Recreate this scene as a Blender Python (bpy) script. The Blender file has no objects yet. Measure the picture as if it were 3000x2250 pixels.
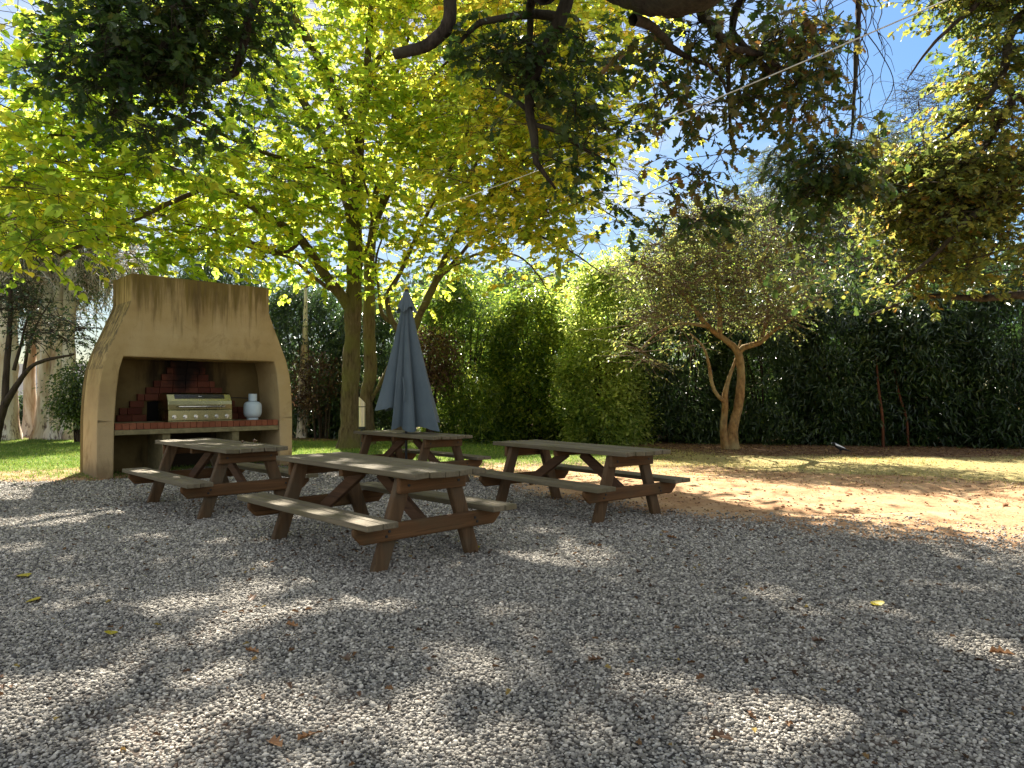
import bpy, bmesh, math, random
import numpy as np
from mathutils import Vector, Matrix

rng = np.random.default_rng(7)
random.seed(7)
C = bpy.context.scene.collection
R = math.radians
F, PITCH, CAMH = 2043.7, 0.0167, 1.325          # camera solved from the picnic tables


# ------------------------------------------------------------------ layout helper
def at(u, v, y):
    """point at forward distance y seen at photo position (u, v), 2212 x 1659 units"""
    u *= 3000 / 2212; v *= 3000 / 2212
    c, s = math.cos(PITCH), math.sin(PITCH)
    q = (1125 - v) / F
    d = np.array([(u - 1500) / F, c - q * s, s + q * c])
    return d * (y / d[1]) + np.array([0, 0, CAMH])


def onground(u, v):
    u *= 3000 / 2212; v *= 3000 / 2212
    c, s = math.cos(PITCH), math.sin(PITCH)
    q = (1125 - v) / F
    d = np.array([(u - 1500) / F, c - q * s, s + q * c])
    return d * (-CAMH / d[2]) + np.array([0, 0, CAMH])


# ------------------------------------------------------------------ node helpers
def new_mat(name):
    m = bpy.data.materials.new(name); m.use_nodes = True
    nt = m.node_tree; nt.nodes.clear()
    out = nt.nodes.new('ShaderNodeOutputMaterial')
    return m, nt, out


def N(nt, typ, **kw):
    n = nt.nodes.new(typ)
    for k, v in kw.items():
        if k.startswith('i_'):
            n.inputs[k[2:].replace('_', ' ')].default_value = v
        else:
            setattr(n, k, v)
    return n


def ramp(nt, stops, interp='LINEAR'):
    r = nt.nodes.new('ShaderNodeValToRGB'); r.color_ramp.interpolation = interp
    e = r.color_ramp.elements
    while len(e) < len(stops): e.new(0.5)
    for el, (p, c) in zip(e, stops):
        el.position = p; el.color = (c[0], c[1], c[2], 1) if not isinstance(c, (int, float)) else (c, c, c, 1)
    return r


def noise(nt, vec, scale, detail=4, rough=0.55, dist=0.0):
    n = N(nt, 'ShaderNodeTexNoise'); n.inputs['Scale'].default_value = scale
    n.inputs['Detail'].default_value = detail; n.inputs['Roughness'].default_value = rough
    n.inputs['Distortion'].default_value = dist
    nt.links.new(vec, n.inputs['Vector']); return n


def mapping(nt, vec, scale=(1, 1, 1), loc=(0, 0, 0)):
    n = N(nt, 'ShaderNodeMapping'); n.inputs['Scale'].default_value = scale; n.inputs['Location'].default_value = loc
    nt.links.new(vec, n.inputs['Vector']); return n.outputs[0]


def mixc(nt, fac, a, b, mode='MIX'):
    n = N(nt, 'ShaderNodeMix', data_type='RGBA', blend_type=mode)
    for sock, val in ((n.inputs[0], fac), (n.inputs[6], a), (n.inputs[7], b)):
        if hasattr(val, 'is_output'): nt.links.new(val, sock)
        elif isinstance(val, (int, float)): sock.default_value = val
        else: sock.default_value = (*val[:3], 1)
    return n.outputs[2]


def math_(nt, op, a, b=None, clamp=False):
    n = N(nt, 'ShaderNodeMath', operation=op, use_clamp=clamp)
    for i, val in enumerate((a, b)):
        if val is None: continue
        if hasattr(val, 'is_output'): nt.links.new(val, n.inputs[i])
        else: n.inputs[i].default_value = val
    return n.outputs[0]


def smooth(nt, x, lo, hi):
    n = N(nt, 'ShaderNodeMapRange', interpolation_type='SMOOTHSTEP')
    nt.links.new(x, n.inputs[0]); n.inputs[1].default_value = lo; n.inputs[2].default_value = hi
    return n.outputs[0]


def objco(nt):
    return N(nt, 'ShaderNodeTexCoord').outputs['Object']


def principled(nt, out, col, rough=0.7, spec=0.3, bump=None, bstr=0.3, bdist=0.01, metal=0.0):
    p = N(nt, 'ShaderNodeBsdfPrincipled')
    for sock, val in ((p.inputs['Base Color'], col), (p.inputs['Roughness'], rough), (p.inputs['Metallic'], metal)):
        if hasattr(val, 'is_output'): nt.links.new(val, sock)
        elif isinstance(val, (int, float)): sock.default_value = val
        else: sock.default_value = (*val[:3], 1)
    p.inputs['Specular IOR Level'].default_value = spec
    if bump is not None:
        b = N(nt, 'ShaderNodeBump'); b.inputs['Strength'].default_value = bstr; b.inputs['Distance'].default_value = bdist
        nt.links.new(bump, b.inputs['Height']); nt.links.new(b.outputs[0], p.inputs['Normal'])
    nt.links.new(p.outputs[0], out.inputs[0])
    return p


# ------------------------------------------------------------------ materials
def leaf_mat(name, stops, gain=2.2, trans=0.5, rough=0.45, spec=0.35, clump=0.35, cscale=0.5):
    """leaf colour from the per-leaf value 'lv' shifted by broad patches; light passes through"""
    m, nt, out = new_mat(name)
    a = N(nt, 'ShaderNodeAttribute', attribute_name='lv')
    n = noise(nt, N(nt, 'ShaderNodeNewGeometry').outputs['Position'], cscale, 3)
    v = math_(nt, 'ADD', math_(nt, 'MULTIPLY', math_(nt, 'SUBTRACT', n.outputs[0], 0.5), clump * 2), a.outputs['Fac'], True)
    r = ramp(nt, stops); nt.links.new(v, r.inputs[0])
    p = N(nt, 'ShaderNodeBsdfPrincipled'); p.inputs['Roughness'].default_value = rough
    p.inputs['Specular IOR Level'].default_value = spec
    nt.links.new(r.outputs[0], p.inputs['Base Color'])
    t = N(nt, 'ShaderNodeBsdfTranslucent')
    g = mixc(nt, 1.0, r.outputs[0], (gain, gain * 0.97, gain * 0.85), 'MULTIPLY')
    nt.links.new(g, t.inputs[0])
    mx = N(nt, 'ShaderNodeMixShader'); mx.inputs[0].default_value = trans
    nt.links.new(p.outputs[0], mx.inputs[1]); nt.links.new(t.outputs[0], mx.inputs[2])
    nt.links.new(mx.outputs[0], out.inputs[0])
    return m


def bark_mat(name, dark, light, sx=14, sz=2.5, moss=None, bstr=0.8):
    m, nt, out = new_mat(name)
    co = objco(nt)
    n1 = noise(nt, mapping(nt, co, (sx, sx, sz)), 1.0, 6, 0.65)
    n2 = noise(nt, co, 1.3, 4)
    r = ramp(nt, [(0.3, dark), (0.7, light)]); nt.links.new(n1.outputs[0], r.inputs[0])
    col = r.outputs[0]
    if moss: col = mixc(nt, math_(nt, 'MULTIPLY', smooth(nt, n2.outputs[0], 0.42, 0.65), 0.7), col, moss)
    principled(nt, out, col, 0.9, 0.1, n1.outputs[0], bstr, 0.03)
    return m


def wood_mat(name, dark, light, axis, stain=None, sc=1.0):
    m, nt, out = new_mat(name)
    co = objco(nt)
    rnd = N(nt, 'ShaderNodeNewGeometry').outputs['Random Per Island']
    s = [22 * sc] * 3; s['xyz'.index(axis)] = 1.1 * sc
    off = N(nt, 'ShaderNodeVectorMath', operation='ADD'); nt.links.new(co, off.inputs[0])
    cmb = N(nt, 'ShaderNodeCombineXYZ')
    orn = N(nt, 'ShaderNodeObjectInfo').outputs['Random']
    for i in range(3): nt.links.new(math_(nt, 'MULTIPLY', math_(nt, 'ADD', rnd, orn), 9.0 + 3 * i), cmb.inputs[i])
    nt.links.new(cmb.outputs[0], off.inputs[1])
    v = mapping(nt, off.outputs[0], s)
    n1 = noise(nt, v, 1.0, 7, 0.65, 0.5)
    n2 = noise(nt, off.outputs[0], 3.0, 4)
    s2 = [70 * sc] * 3; s2['xyz'.index(axis)] = 2 * sc
    n3 = noise(nt, mapping(nt, off.outputs[0], s2), 1.0, 3, 0.6)
    r = ramp(nt, [(0.28, dark), (0.5, [(a + b) / 2 for a, b in zip(dark, light)]), (0.72, light)])
    nt.links.new(n1.outputs[0], r.inputs[0])
    col = mixc(nt, math_(nt, 'MULTIPLY', smooth(nt, n3.outputs[0], 0.6, 0.72), 0.75), r.outputs[0], [c * 0.3 for c in dark])
    col = mixc(nt, math_(nt, 'MULTIPLY', rnd, 0.45), col, [c * 0.75 for c in light])
    if stain: col = mixc(nt, math_(nt, 'MULTIPLY', smooth(nt, n2.outputs[0], 0.45, 0.68), 0.65), col, stain)
    col = mixc(nt, math_(nt, 'MULTIPLY', orn, 0.4), col, [c * 0.55 for c in light])
    h = math_(nt, 'SUBTRACT', n1.outputs[0], math_(nt, 'MULTIPLY', smooth(nt, n3.outputs[0], 0.6, 0.72), 0.6))
    principled(nt, out, col, 0.82, 0.2, h, 0.5, 0.004)
    return m


def plain_mat(name, col, rough=0.5, metal=0.0, var=0.12, scale=8, spec=0.4, bstr=0.05):
    m, nt, out = new_mat(name)
    n = noise(nt, objco(nt), scale, 5)
    c = mixc(nt, n.outputs[0], [x * (1 - var) for x in col], [min(1, x * (1 + var)) for x in col])
    rg = math_(nt, 'ADD', math_(nt, 'MULTIPLY', n.outputs[0], 0.2), rough - 0.1)
    principled(nt, out, c, rg, spec, n.outputs[0], bstr, 0.005, metal)
    return m


M = {}
M['linden'] = leaf_mat('linden_leaf', [(0.0, (0.055, 0.105, 0.015)), (0.4, (0.14, 0.182, 0.024)), (0.7, (0.215, 0.215, 0.03)), (1.0, (0.31, 0.25, 0.04))], 4.5, 0.75)
M['lime'] = leaf_mat('yellowing_leaf', [(0.0, (0.08, 0.13, 0.018)), (0.4, (0.175, 0.205, 0.028)), (0.75, (0.31, 0.28, 0.04)), (1.0, (0.38, 0.26, 0.055))], 3.8, 0.76)
M['oak'] = leaf_mat('oak_leaf', [(0.0, (0.02, 0.045, 0.012)), (0.45, (0.045, 0.075, 0.014)), (0.8, (0.12, 0.10, 0.02)), (1.0, (0.16, 0.08, 0.025))], 2.7, 0.40, 0.4, 0.4, 0.25, 0.8)
M['gold_oak'] = leaf_mat('golden_oak_leaf', [(0.0, (0.04, 0.07, 0.018)), (0.45, (0.11, 0.13, 0.028)), (0.8, (0.22, 0.205, 0.04)), (1.0, (0.24, 0.13, 0.035))], 2.6, 0.5, 0.4, 0.4, 0.35, 0.7)
M['bamboo'] = leaf_mat('bamboo_leaf', [(0.0, (0.025, 0.055, 0.012)), (0.5, (0.09, 0.14, 0.02)), (1.0, (0.26, 0.28, 0.04))], 3.2, 0.55, 0.35, 0.5)
M['laurel'] = leaf_mat('laurel_leaf', [(0.0, (0.012, 0.03, 0.01)), (0.6, (0.032, 0.062, 0.016)), (1.0, (0.085, 0.12, 0.028))], 2.4, 0.35, 0.3, 0.6, 0.2)
M['bright_bush'] = leaf_mat('pale_leaf', [(0.0, (0.06, 0.11, 0.02)), (0.5, (0.21, 0.26, 0.06)), (1.0, (0.40, 0.42, 0.13))], 3.0, 0.55, 0.35, 0.5)
M['red_maple'] = leaf_mat('red_leaf', [(0.0, (0.05, 0.025, 0.015)), (0.5, (0.10, 0.055, 0.03)), (1.0, (0.17, 0.11, 0.05))], 1.6, 0.4)
M['gum'] = leaf_mat('gum_leaf', [(0.0, (0.035, 0.06, 0.028)), (0.5, (0.075, 0.105, 0.045)), (1.0, (0.14, 0.15, 0.07))], 2.0, 0.35, 0.4, 0.4, 0.25, 0.25)
M['sparse'] = leaf_mat('small_tree_leaf', [(0.0, (0.05, 0.08, 0.025)), (0.55, (0.14, 0.165, 0.045)), (1.0, (0.27, 0.24, 0.07))], 2.6, 0.58, 0.45, 0.4, 0.35, 0.9)
M['bark'] = bark_mat('linden_bark', (0.045, 0.03, 0.017), (0.17, 0.13, 0.08), 16, 3, (0.13, 0.125, 0.04))
M['oak_bark'] = bark_mat('oak_bark', (0.012, 0.009, 0.007), (0.085, 0.066, 0.05), 17, 6, (0.07, 0.065, 0.04), 1.0)
M['small_bark'] = bark_mat('lichen_bark', (0.085, 0.04, 0.016), (0.36, 0.215, 0.085), 11, 7, (0.30, 0.25, 0.12), 1.0)
M['dark_bark'] = bark_mat('dark_bark', (0.025, 0.018, 0.014), (0.09, 0.065, 0.05))
M['twig_bark'] = bark_mat('pale_twig', (0.09, 0.06, 0.035), (0.22, 0.16, 0.10), 20, 20)
M['red_bark'] = bark_mat('red_bark', (0.05, 0.018, 0.01), (0.15, 0.06, 0.03))
M['wood_top'] = wood_mat('weathered_plank', (0.055, 0.042, 0.024), (0.25, 0.205, 0.13), 'x', (0.12, 0.10, 0.045))
M['wood_y'] = wood_mat('treated_pine_beam', (0.042, 0.022, 0.010), (0.20, 0.10, 0.04), 'y', (0.09, 0.065, 0.032), 0.8)
M['wood_z'] = wood_mat('treated_pine_leg', (0.04, 0.022, 0.011), (0.17, 0.10, 0.048), 'z', (0.10, 0.085, 0.055), 0.8)
M['wood_x'] = wood_mat('treated_pine_brace', (0.045, 0.024, 0.014), (0.17, 0.09, 0.045), 'x', None, 0.8)


def gum_bark():
    m, nt, out = new_mat('gum_bark'); co = objco(nt)
    n1 = noise(nt, mapping(nt, co, (2.2, 2.2, 0.5)), 1.0, 5, 0.6, 0.6)
    n2 = noise(nt, mapping(nt, co, (7, 7, 2)), 1.0, 5, 0.7)
    r = ramp(nt, [(0.33, (0.30, 0.19, 0.11)), (0.45, (0.52, 0.42, 0.31)), (0.6, (0.66, 0.60, 0.52))]); nt.links.new(n1.outputs[0], r.inputs[0])
    z = N(nt, 'ShaderNodeSeparateXYZ'); nt.links.new(co, z.inputs[0])
    low = math_(nt, 'SUBTRACT', n2.outputs[0], math_(nt, 'MULTIPLY', z.outputs[2], 0.12))
    col = mixc(nt, smooth(nt, low, 0.47, 0.6), r.outputs[0], (0.10, 0.06, 0.045))
    principled(nt, out, col, 0.75, 0.2, n2.outputs[0], 0.3, 0.02); return m


M['gum_bark'] = gum_bark()


def render_mat():
    """ochre lime render with dark streaks run down from the coping, lichen on the shoulders"""
    m, nt, out = new_mat('ochre_render'); co = objco(nt)
    sep = N(nt, 'ShaderNodeSeparateXYZ'); nt.links.new(co, sep.inputs[0]); z = sep.outputs[2]
    big = noise(nt, co, 1.1, 4); fine = noise(nt, co, 38, 5, 0.7)
    base = ramp(nt, [(0.3, (0.29, 0.20, 0.085)), (0.5, (0.43, 0.315, 0.14)), (0.75, (0.52, 0.40, 0.205))]); nt.links.new(big.outputs[0], base.inputs[0])
    lowz = smooth(nt, math_(nt, 'SUBTRACT', 2.2, math_(nt, 'ADD', z, big.outputs[0])), 0.0, 1.3)
    pale = mixc(nt, math_(nt, 'MULTIPLY', lowz, 0.6), base.outputs[0], (0.46, 0.34, 0.20))
    st = noise(nt, mapping(nt, co, (5.5, 5.5, 0.5)), 1.0, 5, 0.62)
    st2 = noise(nt, mapping(nt, co, (15, 15, 0.9)), 1.0, 4, 0.6)
    reach = math_(nt, 'ADD', math_(nt, 'MULTIPLY', st.outputs[0], 0.8), math_(nt, 'MULTIPLY', st2.outputs[0], 0.5))
    amt = smooth(nt, math_(nt, 'ADD', reach, math_(nt, 'MULTIPLY', math_(nt, 'SUBTRACT', z, 3.35), 0.30)), 0.42, 0.68)
    blot = noise(nt, mapping(nt, co, (2.4, 2.4, 1.6)), 1.0, 6, 0.7, 0.8)
    pale = mixc(nt, math_(nt, 'MULTIPLY', smooth(nt, blot.outputs[0], 0.52, 0.66), 0.35), pale, (0.20, 0.135, 0.055))
    damp = smooth(nt, math_(nt, 'SUBTRACT', blot.outputs[0], math_(nt, 'MULTIPLY', z, 1.2)), 0.05, 0.45)
    pale = mixc(nt, math_(nt, 'MULTIPLY', damp, 0.7), pale, (0.17, 0.115, 0.06))
    col = mixc(nt, math_(nt, 'MULTIPLY', amt, 0.85), pale, (0.085, 0.06, 0.022))
    rust = smooth(nt, math_(nt, 'ADD', st2.outputs[0], math_(nt, 'MULTIPLY', math_(nt, 'SUBTRACT', z, 2.9), 0.35)), 0.45, 0.75)
    col = mixc(nt, math_(nt, 'MULTIPLY', rust, 0.45), col, (0.26, 0.19, 0.04))
    lich = noise(nt, mapping(nt, co, (10, 10, 5)), 1.0, 6, 0.75)
    geo = N(nt, 'ShaderNodeNewGeometry'); vt = N(nt, 'ShaderNodeVectorTransform', vector_type='NORMAL', convert_from='WORLD', convert_to='OBJECT')
    nt.links.new(geo.outputs['Normal'], vt.inputs[0])
    sn = N(nt, 'ShaderNodeSeparateXYZ'); nt.links.new(vt.outputs[0], sn.inputs[0])
    side = smooth(nt, sn.outputs[2], 0.02, 0.35)
    la = math_(nt, 'MULTIPLY', side, smooth(nt, lich.outputs[0], 0.40, 0.62))
    col = mixc(nt, math_(nt, 'MULTIPLY', la, 0.85), col, (0.07, 0.055, 0.035))
    col = mixc(nt, math_(nt, 'MULTIPLY', smooth(nt, fine.outputs[0], 0.55, 0.75), 0.25), col, (0.17, 0.12, 0.06))
    wv = N(nt, 'ShaderNodeTexWave', wave_type='BANDS', bands_direction='Z'); wv.inputs['Scale'].default_value = 1.95
    wv.inputs['Distortion'].default_value = 2.2; wv.inputs['Detail'].default_value = 3; nt.links.new(co, wv.inputs[0])
    h = math_(nt, 'ADD', math_(nt, 'MULTIPLY', wv.outputs['Fac'], 0.35), math_(nt, 'ADD', fine.outputs[0], math_(nt, 'MULTIPLY', noise(nt, co, 9, 4).outputs[0], 1.2)))
    principled(nt, out, col, 0.92, 0.1, h, 0.45, 0.012); return m


M['render'] = render_mat()


def brick_mat(name, a, b, soot=0.0):
    m, nt, out = new_mat(name); co = objco(nt)
    rnd = N(nt, 'ShaderNodeNewGeometry').outputs['Random Per Island']
    n = noise(nt, co, 14, 5, 0.65)
    col = mixc(nt, rnd, a, b)
    col = mixc(nt, math_(nt, 'MULTIPLY', smooth(nt, n.outputs[0], 0.5, 0.75), 0.5), col, (0.05, 0.03, 0.025))
    if soot:
        n2 = noise(nt, co, 2.2, 4); z = N(nt, 'ShaderNodeSeparateXYZ'); nt.links.new(co, z.inputs[0])
        s = smooth(nt, math_(nt, 'ADD', n2.outputs[0], math_(nt, 'MULTIPLY', math_(nt, 'SUBTRACT', z.outputs[2], 1.5), 0.5)), 0.42, 0.75)
        col = mixc(nt, math_(nt, 'MULTIPLY', s, soot), col, (0.012, 0.009, 0.008))
    principled(nt, out, col, 0.85, 0.15, n.outputs[0], 0.4, 0.006); return m


M['brick'] = brick_mat('red_brick', (0.09, 0.026, 0.015), (0.16, 0.055, 0.03), 0.97)
M['brick_edge'] = brick_mat('counter_brick', (0.19, 0.06, 0.03), (0.27, 0.10, 0.05))
M['slab'] = plain_mat('mossy_concrete', (0.22, 0.185, 0.095), 0.9, 0, 0.6, 12, 0.1, 0.4)
M['steel'] = plain_mat('stainless_steel', (0.33, 0.31, 0.16), 0.25, 1.0, 0.1, 5)
M['chrome'] = plain_mat('chrome', (0.75, 0.74, 0.70), 0.15, 1.0, 0.05, 5)
M['black_glass'] = plain_mat('black_enamel', (0.012, 0.012, 0.012), 0.15, 0, 0.2)
M['mark'] = plain_mat('pale_print', (0.6, 0.6, 0.6), 0.5)
M['tank'] = plain_mat('pale_blue_paint', (0.50, 0.60, 0.62), 0.35, 0, 0.06, 6)
M['rubber'] = plain_mat('black_rubber', (0.02, 0.02, 0.02), 0.6)
M['cream_metal'] = plain_mat('brushed_pale_metal', (0.62, 0.55, 0.40), 0.35, 0.55, 0.1, 5)
M['canopy'] = None
M['dark_metal'] = plain_mat('dark_metal', (0.035, 0.035, 0.035), 0.5, 0.5)
M['cable'] = plain_mat('white_cable', (0.72, 0.70, 0.62), 0.5)
M['roof'] = plain_mat('grey_tiles', (0.06, 0.055, 0.05), 0.8, 0, 0.5, 4)
M['cream_wall'] = plain_mat('cream_wall', (0.62, 0.56, 0.44), 0.9, 0, 0.1, 2)
M['maroon'] = plain_mat('maroon_fascia', (0.13, 0.03, 0.025), 0.5)
M['yellow_paint'] = plain_mat('yellow_paint', (0.75, 0.45, 0.02), 0.5)


def cloth_mat():
    m, nt, out = new_mat('slate_blue_canvas'); co = objco(nt)
    n = noise(nt, co, 3, 5); f = noise(nt, co, 160, 2)
    col = mixc(nt, n.outputs[0], (0.095, 0.128, 0.145), (0.16, 0.195, 0.21))
    p = N(nt, 'ShaderNodeBsdfPrincipled'); nt.links.new(col, p.inputs['Base Color']); p.inputs['Roughness'].default_value = 0.85
    p.inputs['Specular IOR Level'].default_value = 0.15
    b = N(nt, 'ShaderNodeBump'); b.inputs['Strength'].default_value = 0.25; b.inputs['Distance'].default_value = 0.003
    nt.links.new(math_(nt, 'ADD', f.outputs[0], math_(nt, 'MULTIPLY', noise(nt, mapping(nt, co, (9, 9, 2)), 1, 4).outputs[0], 3)), b.inputs['Height']); nt.links.new(b.outputs[0], p.inputs['Normal'])
    t = N(nt, 'ShaderNodeBsdfTranslucent'); nt.links.new(mixc(nt, 1.0, col, (1.0, 1.0, 1.0), 'MULTIPLY'), t.inputs[0])
    mx = N(nt, 'ShaderNodeMixShader'); mx.inputs[0].default_value = 0.15
    nt.links.new(p.outputs[0], mx.inputs[1]); nt.links.new(t.outputs[0], mx.inputs[2]); nt.links.new(mx.outputs[0], out.inputs[0])
    return m


M['canopy'] = cloth_mat()

# ------------------------------------------------------------------ object helpers


def link(o, parent=None):
    C.objects.link(o)
    if parent is not None: o.parent = parent
    return o


def thing(name, label, cat, loc=(0, 0, 0), rz=0, group=None):
    o = bpy.data.objects.new(name, None); o.empty_display_size = 0.2; link(o)
    o.location = loc; o.rotation_euler = (0, 0, rz); tag(o, label, cat, group); return o


def tag(o, label=None, cat=None, group=None, kind=None):
    if label: o['label'] = label
    if cat: o['category'] = cat
    if group: o['group'] = group
    if kind: o['kind'] = kind
    return o


def np_mesh(name, V, faces, mat, parent=None, smooth_=False, attrs=None):
    """faces: list of (k, array (n,k)) blocks"""
    me = bpy.data.meshes.new(name)
    V = np.asarray(V, np.float32)
    me.vertices.add(len(V)); me.vertices.foreach_set('co', V.ravel())
    nl = sum(f.size for f in faces); npoly = sum(len(f) for f in faces)
    me.loops.add(nl); me.polygons.add(npoly)
    me.loops.foreach_set('vertex_index', np.concatenate([f.ravel() for f in faces]).astype(np.int32))
    tot = np.concatenate([np.full(len(f), f.shape[1]) for f in faces]).astype(np.int32)
    me.polygons.foreach_set('loop_start', np.concatenate([[0], np.cumsum(tot)[:-1]]).astype(np.int32))
    me.polygons.foreach_set('use_smooth', np.full(npoly, smooth_))
    for k, a in (attrs or {}).items():
        at_ = me.attributes.new(k, 'FLOAT', 'POINT'); at_.data.foreach_set('value', np.asarray(a, np.float32))
    me.update(calc_edges=True); me.validate()
    me.materials.append(mat)
    return link(bpy.data.objects.new(name, me), parent)


class MB:
    """collects simple solids into one mesh"""
    def __init__(s): s.v = []; s.f = []

    def add(s, vs, fs):
        o = len(s.v); s.v += [tuple(v) for v in vs]; s.f += [[i + o for i in f] for f in fs]; return s

    def box(s, x0, x1, y0, y1, z0, z1):
        return s.prism([(x0, y0), (x1, y0), (x1, y1), (x0, y1)], z0, z1, 'z')

    def prism(s, poly, a, b, axis):
        """polygon extruded along axis; poly in the two other axes in order (x,y)/(x,z)/(y,z)"""
        def P(p, t): return {'z': (p[0], p[1], t), 'y': (p[0], t, p[1]), 'x': (t, p[0], p[1])}[axis]
        n = len(poly)
        vs = [P(p, a) for p in poly] + [P(p, b) for p in poly]
        fs = [list(range(n))[::-1], list(range(n, 2 * n))] + [[i, (i + 1) % n, n + (i + 1) % n, n + i] for i in range(n)]
        return s.add(vs, fs)

    def tube(s, pts, radii, n=10, cap=True):
        V, Fq = tube_np([np.column_stack([np.array(pts, float), np.broadcast_to(radii, len(pts))])], n)
        vs = V.tolist(); fs = Fq.tolist()
        if cap: fs.append(list(range(n))[::-1]); fs.append([len(vs) - n + i for i in range(n)])
        return s.add(vs, fs)

    def lathe(s, prof, n=24, c=(0, 0, 0)):
        vs = [(c[0] + r * math.cos(2 * math.pi * i / n), c[1] + r * math.sin(2 * math.pi * i / n), c[2] + z) for r, z in prof for i in range(n)]
        fs = [[j * n + i, j * n + (i + 1) % n, (j + 1) * n + (i + 1) % n, (j + 1) * n + i] for j in range(len(prof) - 1) for i in range(n)]
        fs += [list(range(n))[::-1], [(len(prof) - 1) * n + i for i in range(n)]]
        return s.add(vs, fs)

    def build(s, name, mat, parent=None, bevel=0.0, smooth_=False, loc=None):
        me = bpy.data.meshes.new(name); me.from_pydata(s.v, [], s.f)
        bm = bmesh.new(); bm.from_mesh(me); bmesh.ops.recalc_face_normals(bm, faces=bm.faces); bm.to_mesh(me); bm.free()
        me.materials.append(mat)
        if smooth_:
            me.polygons.foreach_set('use_smooth', [True] * len(me.polygons))
        o = link(bpy.data.objects.new(name, me), parent)
        if loc is not None: o.location = loc
        if bevel:
            b = o.modifiers.new('bevel', 'BEVEL'); b.width = bevel; b.segments = 2; b.limit_method = 'ANGLE'; b.angle_limit = R(35)
        if smooth_:
            e = o.modifiers.new('edges', 'EDGE_SPLIT'); e.split_angle = R(40)
        return o


def catmull(P, step=0.12):
    P = np.asarray(P, float)
    if len(P) < 3:
        n = max(2, int(np.linalg.norm(P[-1, :3] - P[0, :3]) / step) + 1)
        return P[0] + (P[-1] - P[0]) * np.linspace(0, 1, n)[:, None]
    Q = np.vstack([2 * P[0] - P[1], P, 2 * P[-1] - P[-2]]); out = []
    for i in range(1, len(Q) - 2):
        n = max(2, int(np.linalg.norm(Q[i + 1, :3] - Q[i, :3]) / step))
        t = np.linspace(0, 1, n, endpoint=False)[:, None]
        a, b, c, d = Q[i - 1], Q[i], Q[i + 1], Q[i + 2]
        out.append(0.5 * (2 * b + (c - a) * t + (2 * a - 5 * b + 4 * c - d) * t**2 + (3 * b - a - 3 * c + d) * t**3))
    out.append(Q[-2][None]); return np.vstack(out)


def tube_np(polys, n):
    """polys: list of (k,4) arrays x,y,z,r -> verts, quads"""
    Vs, Fs, o = [], [], 0
    ang = np.linspace(0, 2 * np.pi, n, endpoint=False)
    for p in polys:
        k = len(p); c = p[:, :3]
        t = np.gradient(c, axis=0); t /= np.linalg.norm(t, axis=1)[:, None] + 1e-9
        ref = np.where(np.abs(t[:, 2:3]) > 0.9, [[0, 1.0, 0]], [[0, 0, 1.0]])
        if np.abs(t[:, 2]).mean() > 0.6: ref = np.tile([0, 1.0, 0], (k, 1))
        else: ref = np.tile([0, 0, 1.0], (k, 1)) + 1e-3
        s = np.cross(t, ref); s /= np.linalg.norm(s, axis=1)[:, None] + 1e-9
        u = np.cross(s, t)
        rn = 1 if n < 10 else (1 + 0.045 * rng.normal(0, 1, (k, n, 1)))
        ring = c[:, None] + p[:, 3][:, None, None] * rn * (np.cos(ang)[None, :, None] * s[:, None] + np.sin(ang)[None, :, None] * u[:, None])
        Vs.append(ring.reshape(-1, 3))
        i = np.arange(k - 1)[:, None] * n + o; j = np.arange(n)[None]; j2 = (j + 1) % n
        Fs.append(np.stack([i + j, i + j2, i + n + j2, i + n + j], -1).reshape(-1, 4)); o += k * n
    return np.vstack(Vs), np.vstack(Fs)


def unit(a): return a / (np.linalg.norm(a, axis=-1, keepdims=True) + 1e-9)


# leaf outlines, half by half: (side, along, height)
def leaf_shape(half, fold=0.18):
    r = [(0, 0, 0)] + [(x, y, x * fold) for x, y in half] + [(0, 1, -0.06)]
    l = [(-x, y, x * fold) for x, y in half]
    V = np.array(r + l, float); k = len(half)
    f1 = list(range(k + 2)); f2 = [0] + [k + 1] + [k + 2 + i for i in range(k)][::-1]
    return V, [np.array([f1]), np.array([f2])]


HEART = leaf_shape([(0.30, -0.06), (0.46, 0.22), (0.30, 0.66)], 0.22)
OAK = leaf_shape([(0.08, 0.14), (0.28, 0.26), (0.15, 0.38), (0.44, 0.56), (0.20, 0.66), (0.30, 0.88)], 0.25)
LANCE = leaf_shape([(0.11, 0.35)], 0.3)
OVAL = leaf_shape([(0.26, 0.4)], 0.3)


def leaves(shape, P, D, U, S, lv):
    """P base points, D tip directions, U rough normals, S lengths"""
    TV, TF = shape
    D = unit(D); X = unit(np.cross(D, U)); Z = np.cross(X, D)
    V = P[:, None] + S[:, None, None] * (TV[None, :, 0:1] * X[:, None] + TV[None, :, 1:2] * D[:, None] + TV[None, :, 2:3] * Z[:, None])
    n, k = len(P), len(TV)
    faces = [(f[None] + (np.arange(n) * k)[:, None, None]).reshape(-1, f.shape[1]) for f in TF]
    return V.reshape(-1, 3), faces, np.repeat(lv, k)


SUN_EL, SUN_AZ = R(41), R(-14)            # azimuth from straight ahead, negative = left
TO_SUN = np.array([math.sin(SUN_AZ) * math.cos(SUN_EL), math.cos(SUN_AZ) * math.cos(SUN_EL), math.sin(SUN_EL)])
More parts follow.
